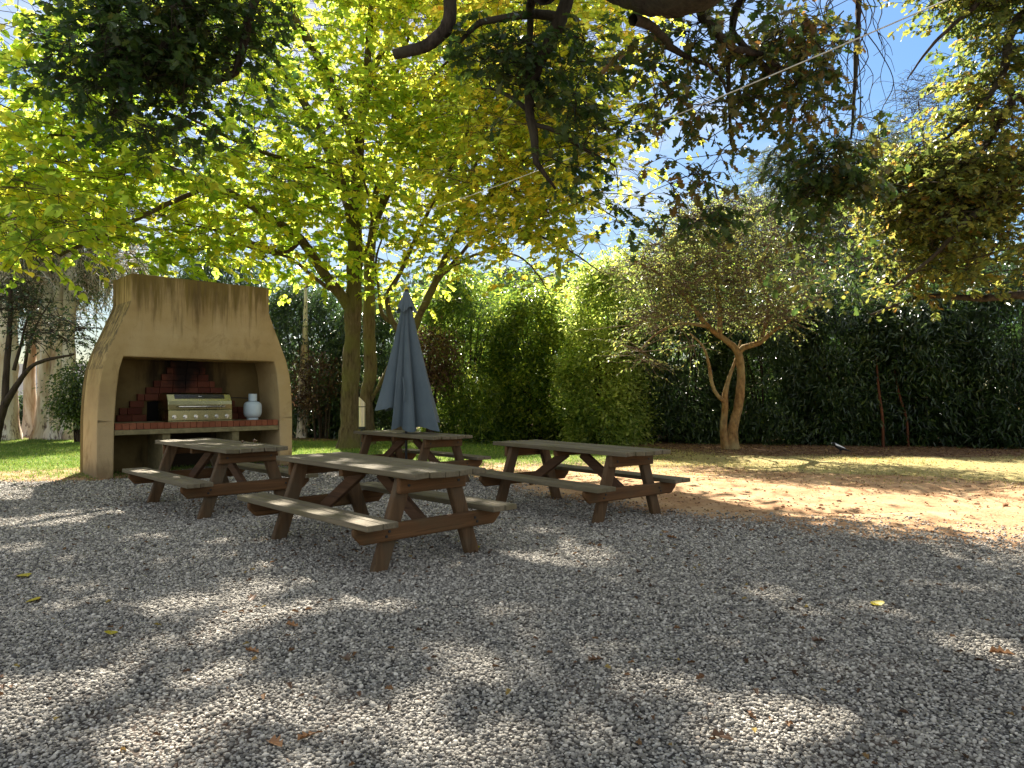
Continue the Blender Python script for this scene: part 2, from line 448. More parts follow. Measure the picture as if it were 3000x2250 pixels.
# openings in the canopy: where a shaft of sun reaches the ground (photo position, half sizes in metres)
OPENINGS = [(onground(u, v)[:2], a, b) for u, v, a, b in (
    (200, 1108, 0.75, 0.28), (60, 1130, 0.7, 0.35), (20, 1072, 0.8, 0.5), (30, 1190, 0.3, 0.25), (330, 1160, 0.25, 0.16), (130, 1268, 0.28, 0.16), (180, 1310, 0.30, 0.16), (330, 1325, 0.25, 0.16), (440, 1300, 0.36, 0.22), (560, 1275, 0.3, 0.16), (590, 1325, 0.40, 0.26), (540, 1345, 0.3, 0.2),
    (1240, 1205, 0.55, 0.42), (1080, 1205, 0.4, 0.2), (1180, 1150, 0.3, 0.2), (1120, 1325, 0.28, 0.14), (1050, 1395, 0.36, 0.20), (1060, 1440, 0.36, 0.24), (480, 1465, 0.26, 0.2), (330, 1600, 0.36, 0.26), (70, 1500, 0.35, 0.22), (190, 1490, 0.2, 0.16), (790, 1555, 0.28, 0.2), (30, 1570, 0.2, 0.2), (390, 1380, 0.3, 0.12),
    (1670, 1285, 0.28, 0.26), (1655, 1585, 0.34, 0.26), (1580, 1540, 0.22, 0.16), (1790, 1455, 0.2, 0.16), (1900, 1320, 0.25, 0.22), (2120, 1395, 0.35, 0.24), (2190, 1430, 0.3, 0.2), (2050, 1270, 0.4, 0.2), (1560, 1390, 0.22, 0.1), (1330, 1255, 0.3, 0.12), (1370, 1160, 0.35, 0.14), (1440, 1300, 0.2, 0.1), (860, 1400, 0.2, 0.1),
    (700, 1240, 0.22, 0.12), (860, 1330, 0.16, 0.1), (1450, 1480, 0.25, 0.16), (1330, 1400, 0.2, 0.13), (1860, 1560, 0.28, 0.18), (2000, 1480, 0.22, 0.14), (1200, 1590, 0.28, 0.18), (960, 1600, 0.2, 0.15), (600, 1540, 0.22, 0.16), (250, 1420, 0.25, 0.15), (900, 1500, 0.18, 0.14), (1290, 1290, 0.25, 0.12), (1500, 1220, 0.3, 0.12), (1760, 1330, 0.2, 0.12), (960, 1230, 0.25, 0.12),
    (900, 1100, 0.4, 0.25), (760, 1080, 0.35, 0.2), (620, 1120, 0.3, 0.2), (1000, 1085, 0.35, 0.2), (420, 1050, 0.4, 0.25), (550, 1010, 0.3, 0.3), (1300, 1060, 0.35, 0.2))]


def shaft_to(u, v, z, a):
    """ground point of the sun shaft that passes the spot seen at (u, v) at height z"""
    p = onground(u, v); k = (CAMH - z) / CAMH; q = np.array([p[0] * k, p[1] * k, z])
    g = q - TO_SUN * (z / TO_SUN[2]); return g[:2], a * 1.6


TABLE_SUN = [shaft_to(*q) for q in ((740, 992, .75, .10), (800, 1005, .75, .12), (890, 1012, .75, .09), (690, 985, .75, .08), (960, 1018, .75, .08), (600, 1085, .41, .10), (700, 1105, .41, .11), (780, 1130, .41, .13), (400, 952, .75, .14), (470, 958, .75, .12), (540, 962, .75, .10), (350, 1018, .41, .16), (400, 1030, .41, .10), (1075, 1085, .41, .12), (1180, 975, .75, .10), (880, 938, .75, .15))]


def sun_gap(P):
    """leaves standing in a sun shaft: these are the gaps of the canopy"""
    k = P[:, 2] / TO_SUN[2]; x = P[:, 0] - k * TO_SUN[0]; y = P[:, 1] - k * TO_SUN[1]
    x = x + rng.normal(0, 0.05, len(x)); y = y + rng.normal(0, 0.07, len(x))
    cut = np.zeros(len(P), bool)
    for c, a in TABLE_SUN: cut |= ((x - c[0]) ** 2 + ((y - c[1]) / 1.3) ** 2) < a * a
    cut |= (x < -6.9) & (y > 9.9) & (y < 13) & (rng.uniform(0, 1, len(x)) < 0.85)
    wx = 0.09 * gnoise(x, y, 6, 51); wy = 0.09 * gnoise(x, y, 6, 52)
    for c, a, b in OPENINGS:
        cut |= ((x - c[0] + wx) / (a * 0.98)) ** 2 + ((y - c[1] + wy) / (b * 1.12)) ** 2 < 1
    cut |= (gnoise(x, y, 9, 53) > 0.78) & (y < 11)
    # open sun on the bare soil to the right and on the lawn behind
    cut |= (y > np.interp(x, [-2.5, -1.5, 0.2, 2.4, 3.6, 5.5, 20], [13.4, 12.6, 10.8, 9.6, 5.2, 4.2, 4.0]) + wx * 2) & (rng.uniform(0, 1, len(x)) < np.interp(x, [-4.5, -3, 0, 2], [0.0, 0.5, 0.8, 0.9])) & (P[:, 1] < 18) & (x < 9)
    return cut


class Plant:
    def __init__(s, base): s.base = np.array(base, float); s.limbs = []; s.twigs = []; s.L = []; s.nodes = np.zeros((0, 3)); s.nr = np.zeros(0)

    def limb(s, pts, wob=0.02, step=0.14):
        p = catmull(np.array([[*q[:3], q[3]] for q in pts], float), step)
        k = len(p)
        w = rng.normal(0, 1, (k, 3)); w = np.apply_along_axis(lambda c: np.convolve(c, np.ones(5) / 5, 'same'), 0, w)
        w[0] = w[-1] = 0
        p[:, :3] += w * wob
        p[:, 3] *= 1 + 0.08 * np.convolve(rng.normal(0, 1, k), np.ones(3) / 3, 'same')
        s.limbs.append(p); s.nodes = np.vstack([s.nodes, p[:, :3]]); s.nr = np.concatenate([s.nr, p[:, 3]]); return s

    def clumps(s, centres, nspray, slen, nleaf, size, rad, droop=0.35, flat=0.5, lv=(0.5, 0.2), rmax=0.03, twr=0.004, hang=0.0, bend=0.12, connect=True):
        """branches grown from the limbs to every clump centre, sprays of leaves round each"""
        centres = np.asarray(centres, float)
        if len(s.nodes) and connect:
            d = np.array([np.min(np.linalg.norm(s.nodes - c, axis=1)) for c in centres])
            order = np.argsort(d)
        else: order = np.arange(len(centres))
        for i in order:
            c = centres[i]
            if len(s.nodes) and connect:
                dist = np.linalg.norm(s.nodes - c, axis=1) + 0.25 * np.maximum(0, s.nodes[:, 2] - c[2])
                j = int(np.argmin(dist)); a = s.nodes[j]; L = np.linalg.norm(c - a)
                if L > 0.05:
                    r0 = min(s.nr[j] * 0.8, rmax, 0.006 + 0.011 * L); mid = (a + c) / 2 + rng.normal(0, bend * L * 0.5, 3) + [0, 0, bend * L]
                    p = catmull(np.array([[*a, r0], [*mid, r0 * 0.75], [*c, max(0.004, r0 * 0.5)]]), 0.2)
                    s.twigs.append(p); s.nodes = np.vstack([s.nodes, p[1:, :3]]); s.nr = np.concatenate([s.nr, p[1:, 3]])
        n = len(centres) * nspray
        cc = np.repeat(centres, nspray, 0)
        off = rng.normal(0, 1, (n, 3)); off[:, 2] *= flat
        o = cc + off * rad * 0.5
        d = unit(off + rng.normal(0, 0.4, (n, 3))); d[:, 2] = d[:, 2] * flat - droop - hang
        d = unit(d); ln = slen * rng.uniform(0.6, 1.3, n)
        clv = np.repeat(rng.normal(0, 0.10, len(centres)), nspray)
        for q in range(n):
            m = (cc[q] + o[q]) / 2 + [0, 0, 0.02]
            e = o[q] + d[q] * ln[q]
            s.twigs.append(np.array([[*cc[q], twr * 1.3], [*o[q], twr * 1.1], [*((o[q] + e) / 2 + [0, 0, 0.03]), twr], [*e, twr * 0.6]]))
        t = (np.arange(nleaf) + 0.6) / nleaf
        P = o[:, None] + d[:, None] * (ln[:, None] * t[None])[..., None]
        P[..., 2] += 0.05 * np.sin(np.pi * t)[None] * (1 - hang)
        side = unit(np.cross(d, [0, 0, 1.0] + rng.normal(0, 0.3, (n, 3))))
        sg = np.where(np.arange(nleaf) % 2 == 0, 1, -1)
        D = d[:, None] * 0.6 + side[:, None] * (sg[None, :, None] * 0.75) + rng.normal(0, 0.35, (n, nleaf, 3)) + np.array([0, 0, -0.25 - droop * 0.6])
        U = np.array([0, 0, 1.0]) + rng.normal(0, 0.45, (n, nleaf, 3))
        S = size * rng.uniform(0.6, 1.25, (n, nleaf))
        v = lv[0] + clv[:, None] + rng.normal(0, lv[1], (n, nleaf))
        s.L.append((P.reshape(-1, 3), D.reshape(-1, 3), U.reshape(-1, 3), S.ravel(), np.clip(v.ravel(), 0, 1)))
        return s

    def build(s, root, shape, leafmat, bark, sides=9, tsides=4, trunk='trunk', crown='crown', branches='branches', shafts=False, twigbark=None):
        b = s.base
        if s.limbs:
            V, Q = tube_np(s.limbs, sides); np_mesh(trunk, V - b, [Q], bark, root, True)
        if shafts:
            mid = np.array([p[min(2, len(p) - 1), :3] for p in s.twigs]); gp = sun_gap(mid); s.twigs = [p for p, q in zip(s.twigs, gp) if not (q and len(p) == 4)]
        if s.twigs:
            V, Q = tube_np(s.twigs, tsides); np_mesh(branches, V - b, [Q], twigbark or bark, root, True)
        if s.L:
            A = [np.concatenate(x) for x in zip(*s.L)]
            if shafts:
                q = ~sun_gap(A[0]); A = [x[q] for x in A]
            V, Fc, lv = leaves(shape, A[0] - b, A[1], A[2], A[3], A[4]); np_mesh(crown, V, Fc, leafmat, root, False, {'lv': lv})


def in_ellipsoids(ells, n, shell=0.0):
    """n points spread through ellipsoids (centre, radii), by volume"""
    vol = np.array([np.prod(r) for c, r in ells]); k = rng.choice(len(ells), n, p=vol / vol.sum())
    d = unit(rng.normal(0, 1, (n, 3))); rr = rng.uniform(shell**3, 1, n) ** (1 / 3)
    c = np.array([e[0] for e in ells])[k]; r = np.array([e[1] for e in ells])[k]
    return c + d * rr[:, None] * r


def E(u, v, y, rx, ry, rz): return (at(u, v, y), np.array([rx, ry, rz]))


def A4(u, v, y, r): return (*at(u, v, y), r)


# ================================================================== GROUND
def gnoise(x, y, s, seed):
    r = np.random.default_rng(seed); out = 0
    for k in range(8):
        a = r.uniform(0, 2 * np.pi); f = s * r.uniform(0.5, 2.0)
        out = out + np.sin((x * np.cos(a) + y * np.sin(a)) * f + r.uniform(0, 6.28)) / 8
    return out * 2


def gheight(x, y):
    h = 0.012 * gnoise(x, y, 1.6, 1) + 0.009 * gnoise(x, y, 3.4, 5) + 0.006 * gnoise(x, y, 5, 2)
    w = 1 / (1 + np.exp(-(x - 2.5) * 1.2)) * np.exp(-((y - 9) / 3.5) ** 2)
    h = h + w * (0.04 * gnoise(x, y, 2.3, 3) + 0.02 * gnoise(x, y, 8, 4))
    tr = np.exp(-((y - 8.1 - 0.12 * np.sin(x * 0.8)) / 0.10) ** 2) * (x > 3.0) * np.clip((x - 3.0), 0, 1)
    h = h - 0.03 * tr
    h = h + 0.05 * np.exp(-(((x - 5.23) / 0.8) ** 2 + ((y - 16.75) / 0.7) ** 2))
    left = 1 / (1 + np.exp((x + 7) / 1.5))
    h = h - 1.9 * left * np.clip((y - 23) / 9, 0, 1) ** 1.5
    return h


BX = np.array([-60, -6.6, -5.5, -3, -1.2, 0, 0.6, 1.66, 2.95, 4.5, 8, 60]); BY = np.array([10.5, 10.7, 13.4, 13, 12.2, 10, 8.9, 7.6, 6.7, 6.1, 5.4, 5])
SX = np.array([-60, -2.2, -1.2, 0, 2, 4, 6, 9, 60]); SY = np.array([5, 12.6, 12.9, 13.4, 13.0, 12.2, 11.4, 10.6, 10.4])


def zones(x, y):
    n1 = gnoise(x, y, 2.2, 11) * 0.35 + gnoise(x, y, 7, 12) * 0.12
    sstep = lambda v, w: np.clip(v / w * 0.5 + 0.5, 0, 1)
    g = sstep(np.interp(x, BX, BY) - y + n1, np.where(x > -0.5, 1.7, 0.8))
    sand = (1 - g) * sstep(np.interp(x, SX, SY) - y + n1 * 2.2, 1.8)
    rest = 1 - g - sand
    mul_line = np.interp(x, [-60, -9, -7.5, 2.5, 4.5, 6, 20], [21.2, 21.0, 20.5, 19.4, 15.9, 15.3, 14.9])
    mulch = rest * sstep(y - mul_line + n1, 0.8) * (y < 60)
    rest = rest - mulch
    lw = sstep(3.0 - x + n1 * 2 + (y - 15.5) * 0.5, 3.0)
    lawn = rest * lw; dry = rest * (1 - lw)
    return g, sand, dry, lawn, mulch


def grid_lines(fine, lo, hi, far):
    a = np.arange(lo, hi + 1e-6, fine); e = []
    s = fine * 2; p = hi
    while p < far: p += s; s *= 1.25; e.append(p)
    e = np.array(e)
    return np.concatenate([(lo - (e - hi))[::-1], a, e])


def ground_mat():
    m, nt, out = new_mat('park_ground')
    pos = N(nt, 'ShaderNodeNewGeometry').outputs['Position']
    A = lambda k: N(nt, 'ShaderNodeAttribute', attribute_name=k).outputs['Fac']
    # gravel bed: grey stones with dark gaps
    vo = N(nt, 'ShaderNodeTexVoronoi', feature='F1'); vo.inputs['Scale'].default_value = 52; nt.links.new(pos, vo.inputs['Vector'])
    sep = N(nt, 'ShaderNodeSeparateColor'); nt.links.new(vo.outputs['Color'], sep.inputs[0])
    st = ramp(nt, [(0.0, (0.11, 0.105, 0.095)), (0.35, (0.32, 0.30, 0.265)), (0.7, (0.46, 0.435, 0.385)), (1.0, (0.62, 0.585, 0.52))]); nt.links.new(sep.outputs[0], st.inputs[0])
    gap = smooth(nt, vo.outputs['Distance'], 0.35, 0.62)
    gcol = mixc(nt, gap, st.outputs[0], (0.05, 0.045, 0.04))
    dirt = noise(nt, pos, 0.9, 5, 0.6)
    gcol = mixc(nt, math_(nt, 'MULTIPLY', smooth(nt, dirt.outputs[0], 0.48, 0.7), 0.5), gcol, (0.16, 0.11, 0.075))
    gh = math_(nt, 'MULTIPLY', math_(nt, 'SUBTRACT', 1.0, vo.outputs['Distance']), 1.0)
    # bare orange soil
    n1 = noise(nt, pos, 1.6, 6, 0.65); n2 = noise(nt, pos, 24, 5, 0.7); n3 = noise(nt, mapping(nt, pos, (1, 2.2, 1)), 7, 5, 0.7)
    s1 = ramp(nt, [(0.3, (0.31, 0.165, 0.08)), (0.5, (0.44, 0.27, 0.145)), (0.7, (0.52, 0.36, 0.21))]); nt.links.new(n1.outputs[0], s1.inputs[0])
    scol = mixc(nt, math_(nt, 'MULTIPLY', smooth(nt, n2.outputs[0], 0.54, 0.70), 0.55), s1.outputs[0], (0.11, 0.055, 0.03))
    scol = mixc(nt, math_(nt, 'MULTIPLY', smooth(nt, n3.outputs[0], 0.56, 0.72), 0.5), scol, (0.42, 0.33, 0.17))
    # dry grass over soil
    d1 = ramp(nt, [(0.3, (0.30, 0.20, 0.09)), (0.5, (0.36, 0.30, 0.13)), (0.7, (0.24, 0.23, 0.08))]); nt.links.new(n3.outputs[0], d1.inputs[0])
    dcol = mixc(nt, math_(nt, 'MULTIPLY', smooth(nt, n2.outputs[0], 0.5, 0.68), 0.6), d1.outputs[0], (0.15, 0.12, 0.045))
    # lawn
    l1 = ramp(nt, [(0.3, (0.10, 0.16, 0.03)), (0.55, (0.17, 0.22, 0.045)), (0.75, (0.28, 0.26, 0.08))]); nt.links.new(n1.outputs[0], l1.inputs[0])
    lcol = mixc(nt, math_(nt, 'MULTIPLY', smooth(nt, n2.outputs[0], 0.45, 0.7), 0.5), l1.outputs[0], (0.05, 0.075, 0.018))
    # leaf mulch
    v2 = N(nt, 'ShaderNodeTexVoronoi'); v2.inputs['Scale'].default_value = 16; nt.links.new(pos, v2.inputs['Vector'])
    sp2 = N(nt, 'ShaderNodeSeparateColor'); nt.links.new(v2.outputs['Color'], sp2.inputs[0])
    m1 = ramp(nt, [(0.0, (0.05, 0.028, 0.016)), (0.6, (0.14, 0.075, 0.04)), (1.0, (0.26, 0.17, 0.10))]); nt.links.new(sp2.outputs[0], m1.inputs[0])
    col = m1.outputs[0]
    edge = noise(nt, pos, 5.5, 6, 0.7)
    def sharp(a, k=0.55):
        return smooth(nt, math_(nt, 'ADD', a, math_(nt, 'MULTIPLY', math_(nt, 'SUBTRACT', edge.outputs[0], 0.5), 1.6)), 0.5 - 0.2, 0.5 + 0.2)
    for k, c in (('lawn', lcol), ('dry', dcol), ('sand', scol), ('gravel', gcol)):
        col = mixc(nt, sharp(A(k)), col, c)
    hh = math_(nt, 'ADD', math_(nt, 'MULTIPLY', gh, A('gravel')), math_(nt, 'MULTIPLY', n2.outputs[0], 1.5))
    principled(nt, out, col, 0.95, 0.08, hh, 0.9, 0.02); return m


gx = grid_lines(0.14, -9, 9, 400); gy = grid_lines(0.14, -1, 18, 400)
X, Y = np.meshgrid(gx, gy); zz = gheight(X, Y); g_, s_, d_, l_, m_ = zones(X, Y)
ny, nx = X.shape
ii = (np.arange(ny - 1)[:, None] * nx + np.arange(nx - 1)[None]).ravel()
ground = np_mesh('ground', np.stack([X.ravel(), Y.ravel(), zz.ravel()], 1), [np.stack([ii, ii + 1, ii + nx + 1, ii + nx], 1)], ground_mat(), None, True,
                 {'gravel': g_.ravel(), 'sand': s_.ravel(), 'dry': d_.ravel(), 'lawn': l_.ravel()})
tag(ground, kind='structure')


# ---- gravel stones: instanced pebbles on the gravel area (stuff)
def pebble_points():
    n = 800000
    y = np.sqrt(rng.uniform(1.6**2, 12.6**2, n)); x = rng.uniform(-1, 1, n) * (0.80 * y + 0.9)
    dens = np.interp(y, [0, 4.2, 7, 9.5, 12.6], [8600, 8200, 4300, 2000, 700])
    area = 0.80 * (12.6**2 - 1.6**2) + 1.8 * 11      # about the sampled area
    prob_src = n / area
    keep = rng.uniform(0, 1, n) < dens / prob_src
    g, *_ = zones(x, y)
    keep &= rng.uniform(0, 1, n) < np.clip((g - 0.12) * 1.5, 0, 1) ** 1.6
    x, y = x[keep], y[keep]
    keep2 = ~((x > 1.5) & (rng.uniform(0, 1, len(x)) < 0.0))
    return x[keep2], y[keep2]


def pebble_mat():
    m, nt, out = new_mat('grey_pebble')
    a = N(nt, 'ShaderNodeAttribute', attribute_name='tone', attribute_type='INSTANCER')
    r = ramp(nt, [(0.0, (0.07, 0.065, 0.06)), (0.25, (0.19, 0.172, 0.14)), (0.6, (0.40, 0.365, 0.30)), (0.85, (0.58, 0.53, 0.44)), (0.96, (0.76, 0.70, 0.58)), (1.0, (0.34, 0.21, 0.12))])
    nt.links.new(a.outputs['Fac'], r.inputs[0])
    n = noise(nt, objco(nt), 3.0, 5, 0.7)
    col = mixc(nt, math_(nt, 'MULTIPLY', n.outputs[0], 0.35), r.outputs[0], (0.12, 0.11, 0.10))
    principled(nt, out, col, 0.75, 0.3, n.outputs[0], 0.25, 0.05); return m


def make_gravel():
    x, y = pebble_points(); n = len(x)
    sz = 0.0062 * np.exp(rng.normal(0, 0.26, n)) * np.interp(y, [3, 7, 12], [1.0, 1.35, 1.7])
    z = gheight(x, y) + rng.uniform(-0.2, 0.9, n) * sz * 0.8
    me = bpy.data.meshes.new('gravel'); me.vertices.add(n); me.vertices.foreach_set('co', np.stack([x, y, z], 1).astype(np.float32).ravel())
    def att(k, typ, a, f):
        q = me.attributes.new(k, typ, 'POINT'); q.data.foreach_set(f, np.asarray(a, np.float32).ravel())
    asp = np.stack([rng.uniform(0.8, 1.35, n), rng.uniform(0.75, 1.1, n), rng.uniform(0.6, 0.95, n)], 1)
    att('psize', 'FLOAT_VECTOR', asp * sz[:, None], 'vector')
    att('protation', 'FLOAT_VECTOR', np.stack([rng.normal(0, 0.35, n), rng.normal(0, 0.35, n), rng.uniform(0, 6.28, n)], 1), 'vector')
    att('tone', 'FLOAT', np.clip(rng.beta(1.35, 1.6, n), 0, 1), 'value')
    pm = pebble_mat(); me.materials.append(pm)
    o = link(bpy.data.objects.new('gravel', me)); tag(o, 'loose grey rounded gravel covering the picnic area', 'gravel', None, 'stuff')
    ng = bpy.data.node_groups.new('gravel_scatter', 'GeometryNodeTree')
    ng.interface.new_socket('Geometry', in_out='INPUT', socket_type='NodeSocketGeometry'); ng.interface.new_socket('Geometry', in_out='OUTPUT', socket_type='NodeSocketGeometry')
    gi = ng.nodes.new('NodeGroupInput'); go = ng.nodes.new('NodeGroupOutput'); L = ng.links.new
    g2i = ng.nodes.new('GeometryNodeGeometryToInstance')
    for k in range(6):
        ico = ng.nodes.new('GeometryNodeMeshIcoSphere'); ico.inputs['Radius'].default_value = 1; ico.inputs['Subdivisions'].default_value = 2
        nz = ng.nodes.new('ShaderNodeTexNoise'); nz.inputs['Scale'].default_value = 1.1; nz.inputs['Detail'].default_value = 1.5
        p = ng.nodes.new('GeometryNodeInputPosition'); ad = ng.nodes.new('ShaderNodeVectorMath'); ad.operation = 'ADD'; ad.inputs[1].default_value = (k * 5.3, k * 3.1, k * 7.7)
        L(p.outputs[0], ad.inputs[0]); L(ad.outputs[0], nz.inputs['Vector'])
        sc = ng.nodes.new('ShaderNodeVectorMath'); sc.operation = 'SCALE'; L(p.outputs[0], sc.inputs[0])
        mr = ng.nodes.new('ShaderNodeMapRange'); mr.inputs[1].default_value = 0.3; mr.inputs[2].default_value = 0.7; mr.inputs[3].default_value = 0.62; mr.inputs[4].default_value = 1.3
        L(nz.outputs[0], mr.inputs[0]); L(mr.outputs[0], sc.inputs['Scale'])
        sp = ng.nodes.new('GeometryNodeSetPosition'); L(ico.outputs[0], sp.inputs[0]); L(sc.outputs[0], sp.inputs['Position'])
        ss = ng.nodes.new('GeometryNodeSetShadeSmooth'); L(sp.outputs[0], ss.inputs[0])
        sm = ng.nodes.new('GeometryNodeSetMaterial'); sm.inputs['Material'].default_value = pm; L(ss.outputs[0], sm.inputs[0])
        L(sm.outputs[0], g2i.inputs[0])
    iop = ng.nodes.new('GeometryNodeInstanceOnPoints'); iop.inputs['Pick Instance'].default_value = True
    L(gi.outputs[0], iop.inputs['Points']); L(g2i.outputs[0], iop.inputs['Instance'])
    def named(k):
        q = ng.nodes.new('GeometryNodeInputNamedAttribute'); q.data_type = 'FLOAT_VECTOR'; q.inputs[0].default_value = k; return q.outputs[0]
    er = ng.nodes.new('FunctionNodeEulerToRotation'); L(named('protation'), er.inputs[0]); L(er.outputs[0], iop.inputs['Rotation']); L(named('psize'), iop.inputs['Scale'])
    L(iop.outputs[0], go.inputs[0])
    md = o.modifiers.new('scatter', 'NODES'); md.node_group = ng
    return n


print('pebbles', make_gravel())


# ---- grass blades (stuff)
def make_grass():
    n = 420000
    y = np.sqrt(rng.uniform(9.5**2, 23**2, n)); x = rng.uniform(-1, 1, n) * (0.78 * y)
    g, s, d, l, m = zones(x, y); patch = np.clip(gnoise(x, y, 1.6, 21) + 0.45, 0, 1)
    pr = np.clip(l * 0.62 + d * 0.42 * patch + s * 0.03, 0, 1)
    k = rng.uniform(0, 1, n) < pr
    x, y, l, d = x[k], y[k], l[k], d[k]; n = len(x)
    h = np.where(l > d, rng.uniform(0.025, 0.065, n), rng.uniform(0.015, 0.045, n)); w = rng.uniform(0.004, 0.009, n)
    a = rng.uniform(0, 6.28, n); z = gheight(x, y)
    b = np.stack([x, y, z - 0.005], 1); dx = np.stack([np.cos(a) * w, np.sin(a) * w, 0 * a], 1)
    lean = np.stack([rng.normal(0, 0.5, n), rng.normal(0, 0.5, n), np.ones(n)], 1) * h[:, None]
    V = np.stack([b - dx, b + dx, b + lean], 1).reshape(-1, 3)
    lv = np.repeat(np.clip(np.where(l > d, 0.25, 0.75) + rng.normal(0, 0.18, n), 0, 1), 3)
    mt = leaf_mat('grass_blade', [(0.0, (0.06, 0.13, 0.02)), (0.35, (0.14, 0.21, 0.035)), (0.65, (0.30, 0.28, 0.09)), (1.0, (0.42, 0.32, 0.15))], 1.8, 0.4, 0.5, 0.3, 0.15, 0.8)
    o = np_mesh('grass', V, [np.arange(3 * n).reshape(-1, 3)], mt, None, False, {'lv': lv}); tag(o, 'short lawn and dry grass blades behind the tables', 'grass', None, 'stuff')


make_grass()


# ---- leaf litter (stuff)
def make_litter():
    n1 = 6500; y = np.sqrt(rng.uniform(2.2**2, 14**2, n1)); x = rng.uniform(-1, 1, n1) * (0.76 * y)
    k = rng.uniform(0, 1, n1) < np.clip(0.25 + 0.25 * (x > 0.5) + 0.35 * np.exp(-((y - 6.5) / 2) ** 2) * (np.abs(x) < 2), 0, 1); x, y = x[k], y[k]
    n2 = 6000; x2 = rng.uniform(3, 15, n2); y2 = rng.uniform(13.8, 19, n2); kk = rng.uniform(0, 1, n2) < np.clip((y2 - 13.6) / 2, 0, 1); x2, y2 = x2[kk], y2[kk]
    x3 = rng.normal(0, 0.8, 900); y3 = rng.normal(0, 0.55, 900)      # drifts below the tables
    cx = np.repeat([-1.25, 0.73, -3.57], 300); cy = np.repeat([6.2, 8.2, 8.45], 300)
    x = np.concatenate([x, x2, x3 + cx]); y = np.concatenate([y, y2, y3 + cy]); n = len(x)
    a = rng.uniform(0, 6.28, n); P = np.stack([x, y, gheight(x, y) + 0.013], 1)
    D = np.stack([np.cos(a), np.sin(a), rng.uniform(-0.1, 0.45, n)], 1); U = np.array([0, 0, 1.0]) + rng.normal(0, 0.35, (n, 3))
    S = rng.uniform(0.012, 0.048, n) * np.where(np.arange(n) < len(x) - 900, 1, 0.8)
    sh = leaf_shape([(0.10, 0.14), (0.28, 0.30), (0.14, 0.42), (0.32, 0.62), (0.18, 0.85)], 0.7)
    V, Fc, lv = leaves(sh, P, D, U, S, rng.uniform(0, 1, n))
    mt = leaf_mat('dead_leaf', [(0.0, (0.05, 0.028, 0.015)), (0.5, (0.12, 0.06, 0.028)), (0.85, (0.20, 0.11, 0.05)), (1.0, (0.30, 0.22, 0.06))], 1.4, 0.2, 0.7, 0.2, 0.0)
    o = np_mesh('leaf_litter', V, Fc, mt, None, False, {'lv': lv}); tag(o, 'scattered small brown dead leaves over the ground', 'leaf litter', None, 'stuff')


make_litter()


def make_clods():
    n = 9000; y = rng.uniform(5.5, 15, n); x = rng.uniform(0.2, 12, n); g, s, d, l, m = zones(x, y)
    k = (rng.uniform(0, 1, n) < np.clip(s * 0.9 + d * 0.15, 0, 1) * (0.35 + 0.65 * (gnoise(x, y, 1.8, 77) > 0.1))) & (x < 0.8 * y + 0.6); x, y = x[k], y[k]; n = len(x)
    bm = bmesh.new(); bmesh.ops.create_icosphere(bm, subdivisions=1, radius=1); T = np.array([v.co[:] for v in bm.verts]); Fi = np.array([[v.index for v in f.verts] for f in bm.faces]); bm.free()
    r = 0.008 * np.exp(rng.normal(0, 0.45, n)); sc_ = np.stack([r * rng.uniform(0.8, 1.5, n), r * rng.uniform(0.8, 1.5, n), r * rng.uniform(0.5, 0.9, n)], 1)
    V = T[None] * sc_[:, None] * rng.uniform(0.75, 1.2, (n, len(T), 1)) + np.stack([x, y, gheight(x, y) + r * 0.3], 1)[:, None]
    o = np_mesh('soil_clods', V.reshape(-1, 3), [(Fi[None] + (np.arange(n) * len(T))[:, None, None]).reshape(-1, 3)], brick_mat('soil_clod', (0.20, 0.09, 0.04), (0.42, 0.27, 0.15)), None, False)
    tag(o, 'small crumbs of orange soil scattered on the bare ground', 'soil', None, 'stuff')


make_clods()


# ---- single fallen leaves that stand out
def fallen(u, v, size, kind, label, ang, grp=None):
    p = onground(u, v); sh = HEART if kind == 'yellow' else OAK
    TV, TF = leaf_shape([(0.30, -0.06), (0.46, 0.22), (0.42, 0.45), (0.24, 0.75)], 0.35) if kind == 'yellow' else leaf_shape([(0.10, 0.14), (0.24, 0.30), (0.11, 0.40), (0.34, 0.60), (0.15, 0.66), (0.24, 0.88)], 0.8)
    V = TV.copy(); V[:, 1] -= 0.5; V[:, 2] += 0.25 * (V[:, 1]) ** 2; V *= size
    V[:, 2] -= V[:, 2].min()
    m = {'yellow': M['fall_y'], 'brown': M['fall_b'], 'orange': M['fall_o']}[kind]
    o = np_mesh('fallen_leaf', V, TF, m, None, False, {'lv': np.full(len(V), 0.5)}); o.location = (p[0], p[1], float(gheight(p[0], p[1])) + 0.012)
    o.rotation_euler = (rng.normal(0, 0.12), rng.normal(0, 0.12), ang); tag(o, label, 'leaf', grp)
    sd = o.modifiers.new('thickness', 'SOLIDIFY'); sd.thickness = 0.0006


def flat_leaf(name, c, t): return leaf_mat(name, [(0.0, [x * 0.7 for x in c]), (1.0, c)], 1.6, t, 0.5, 0.3, 0.4, 30)


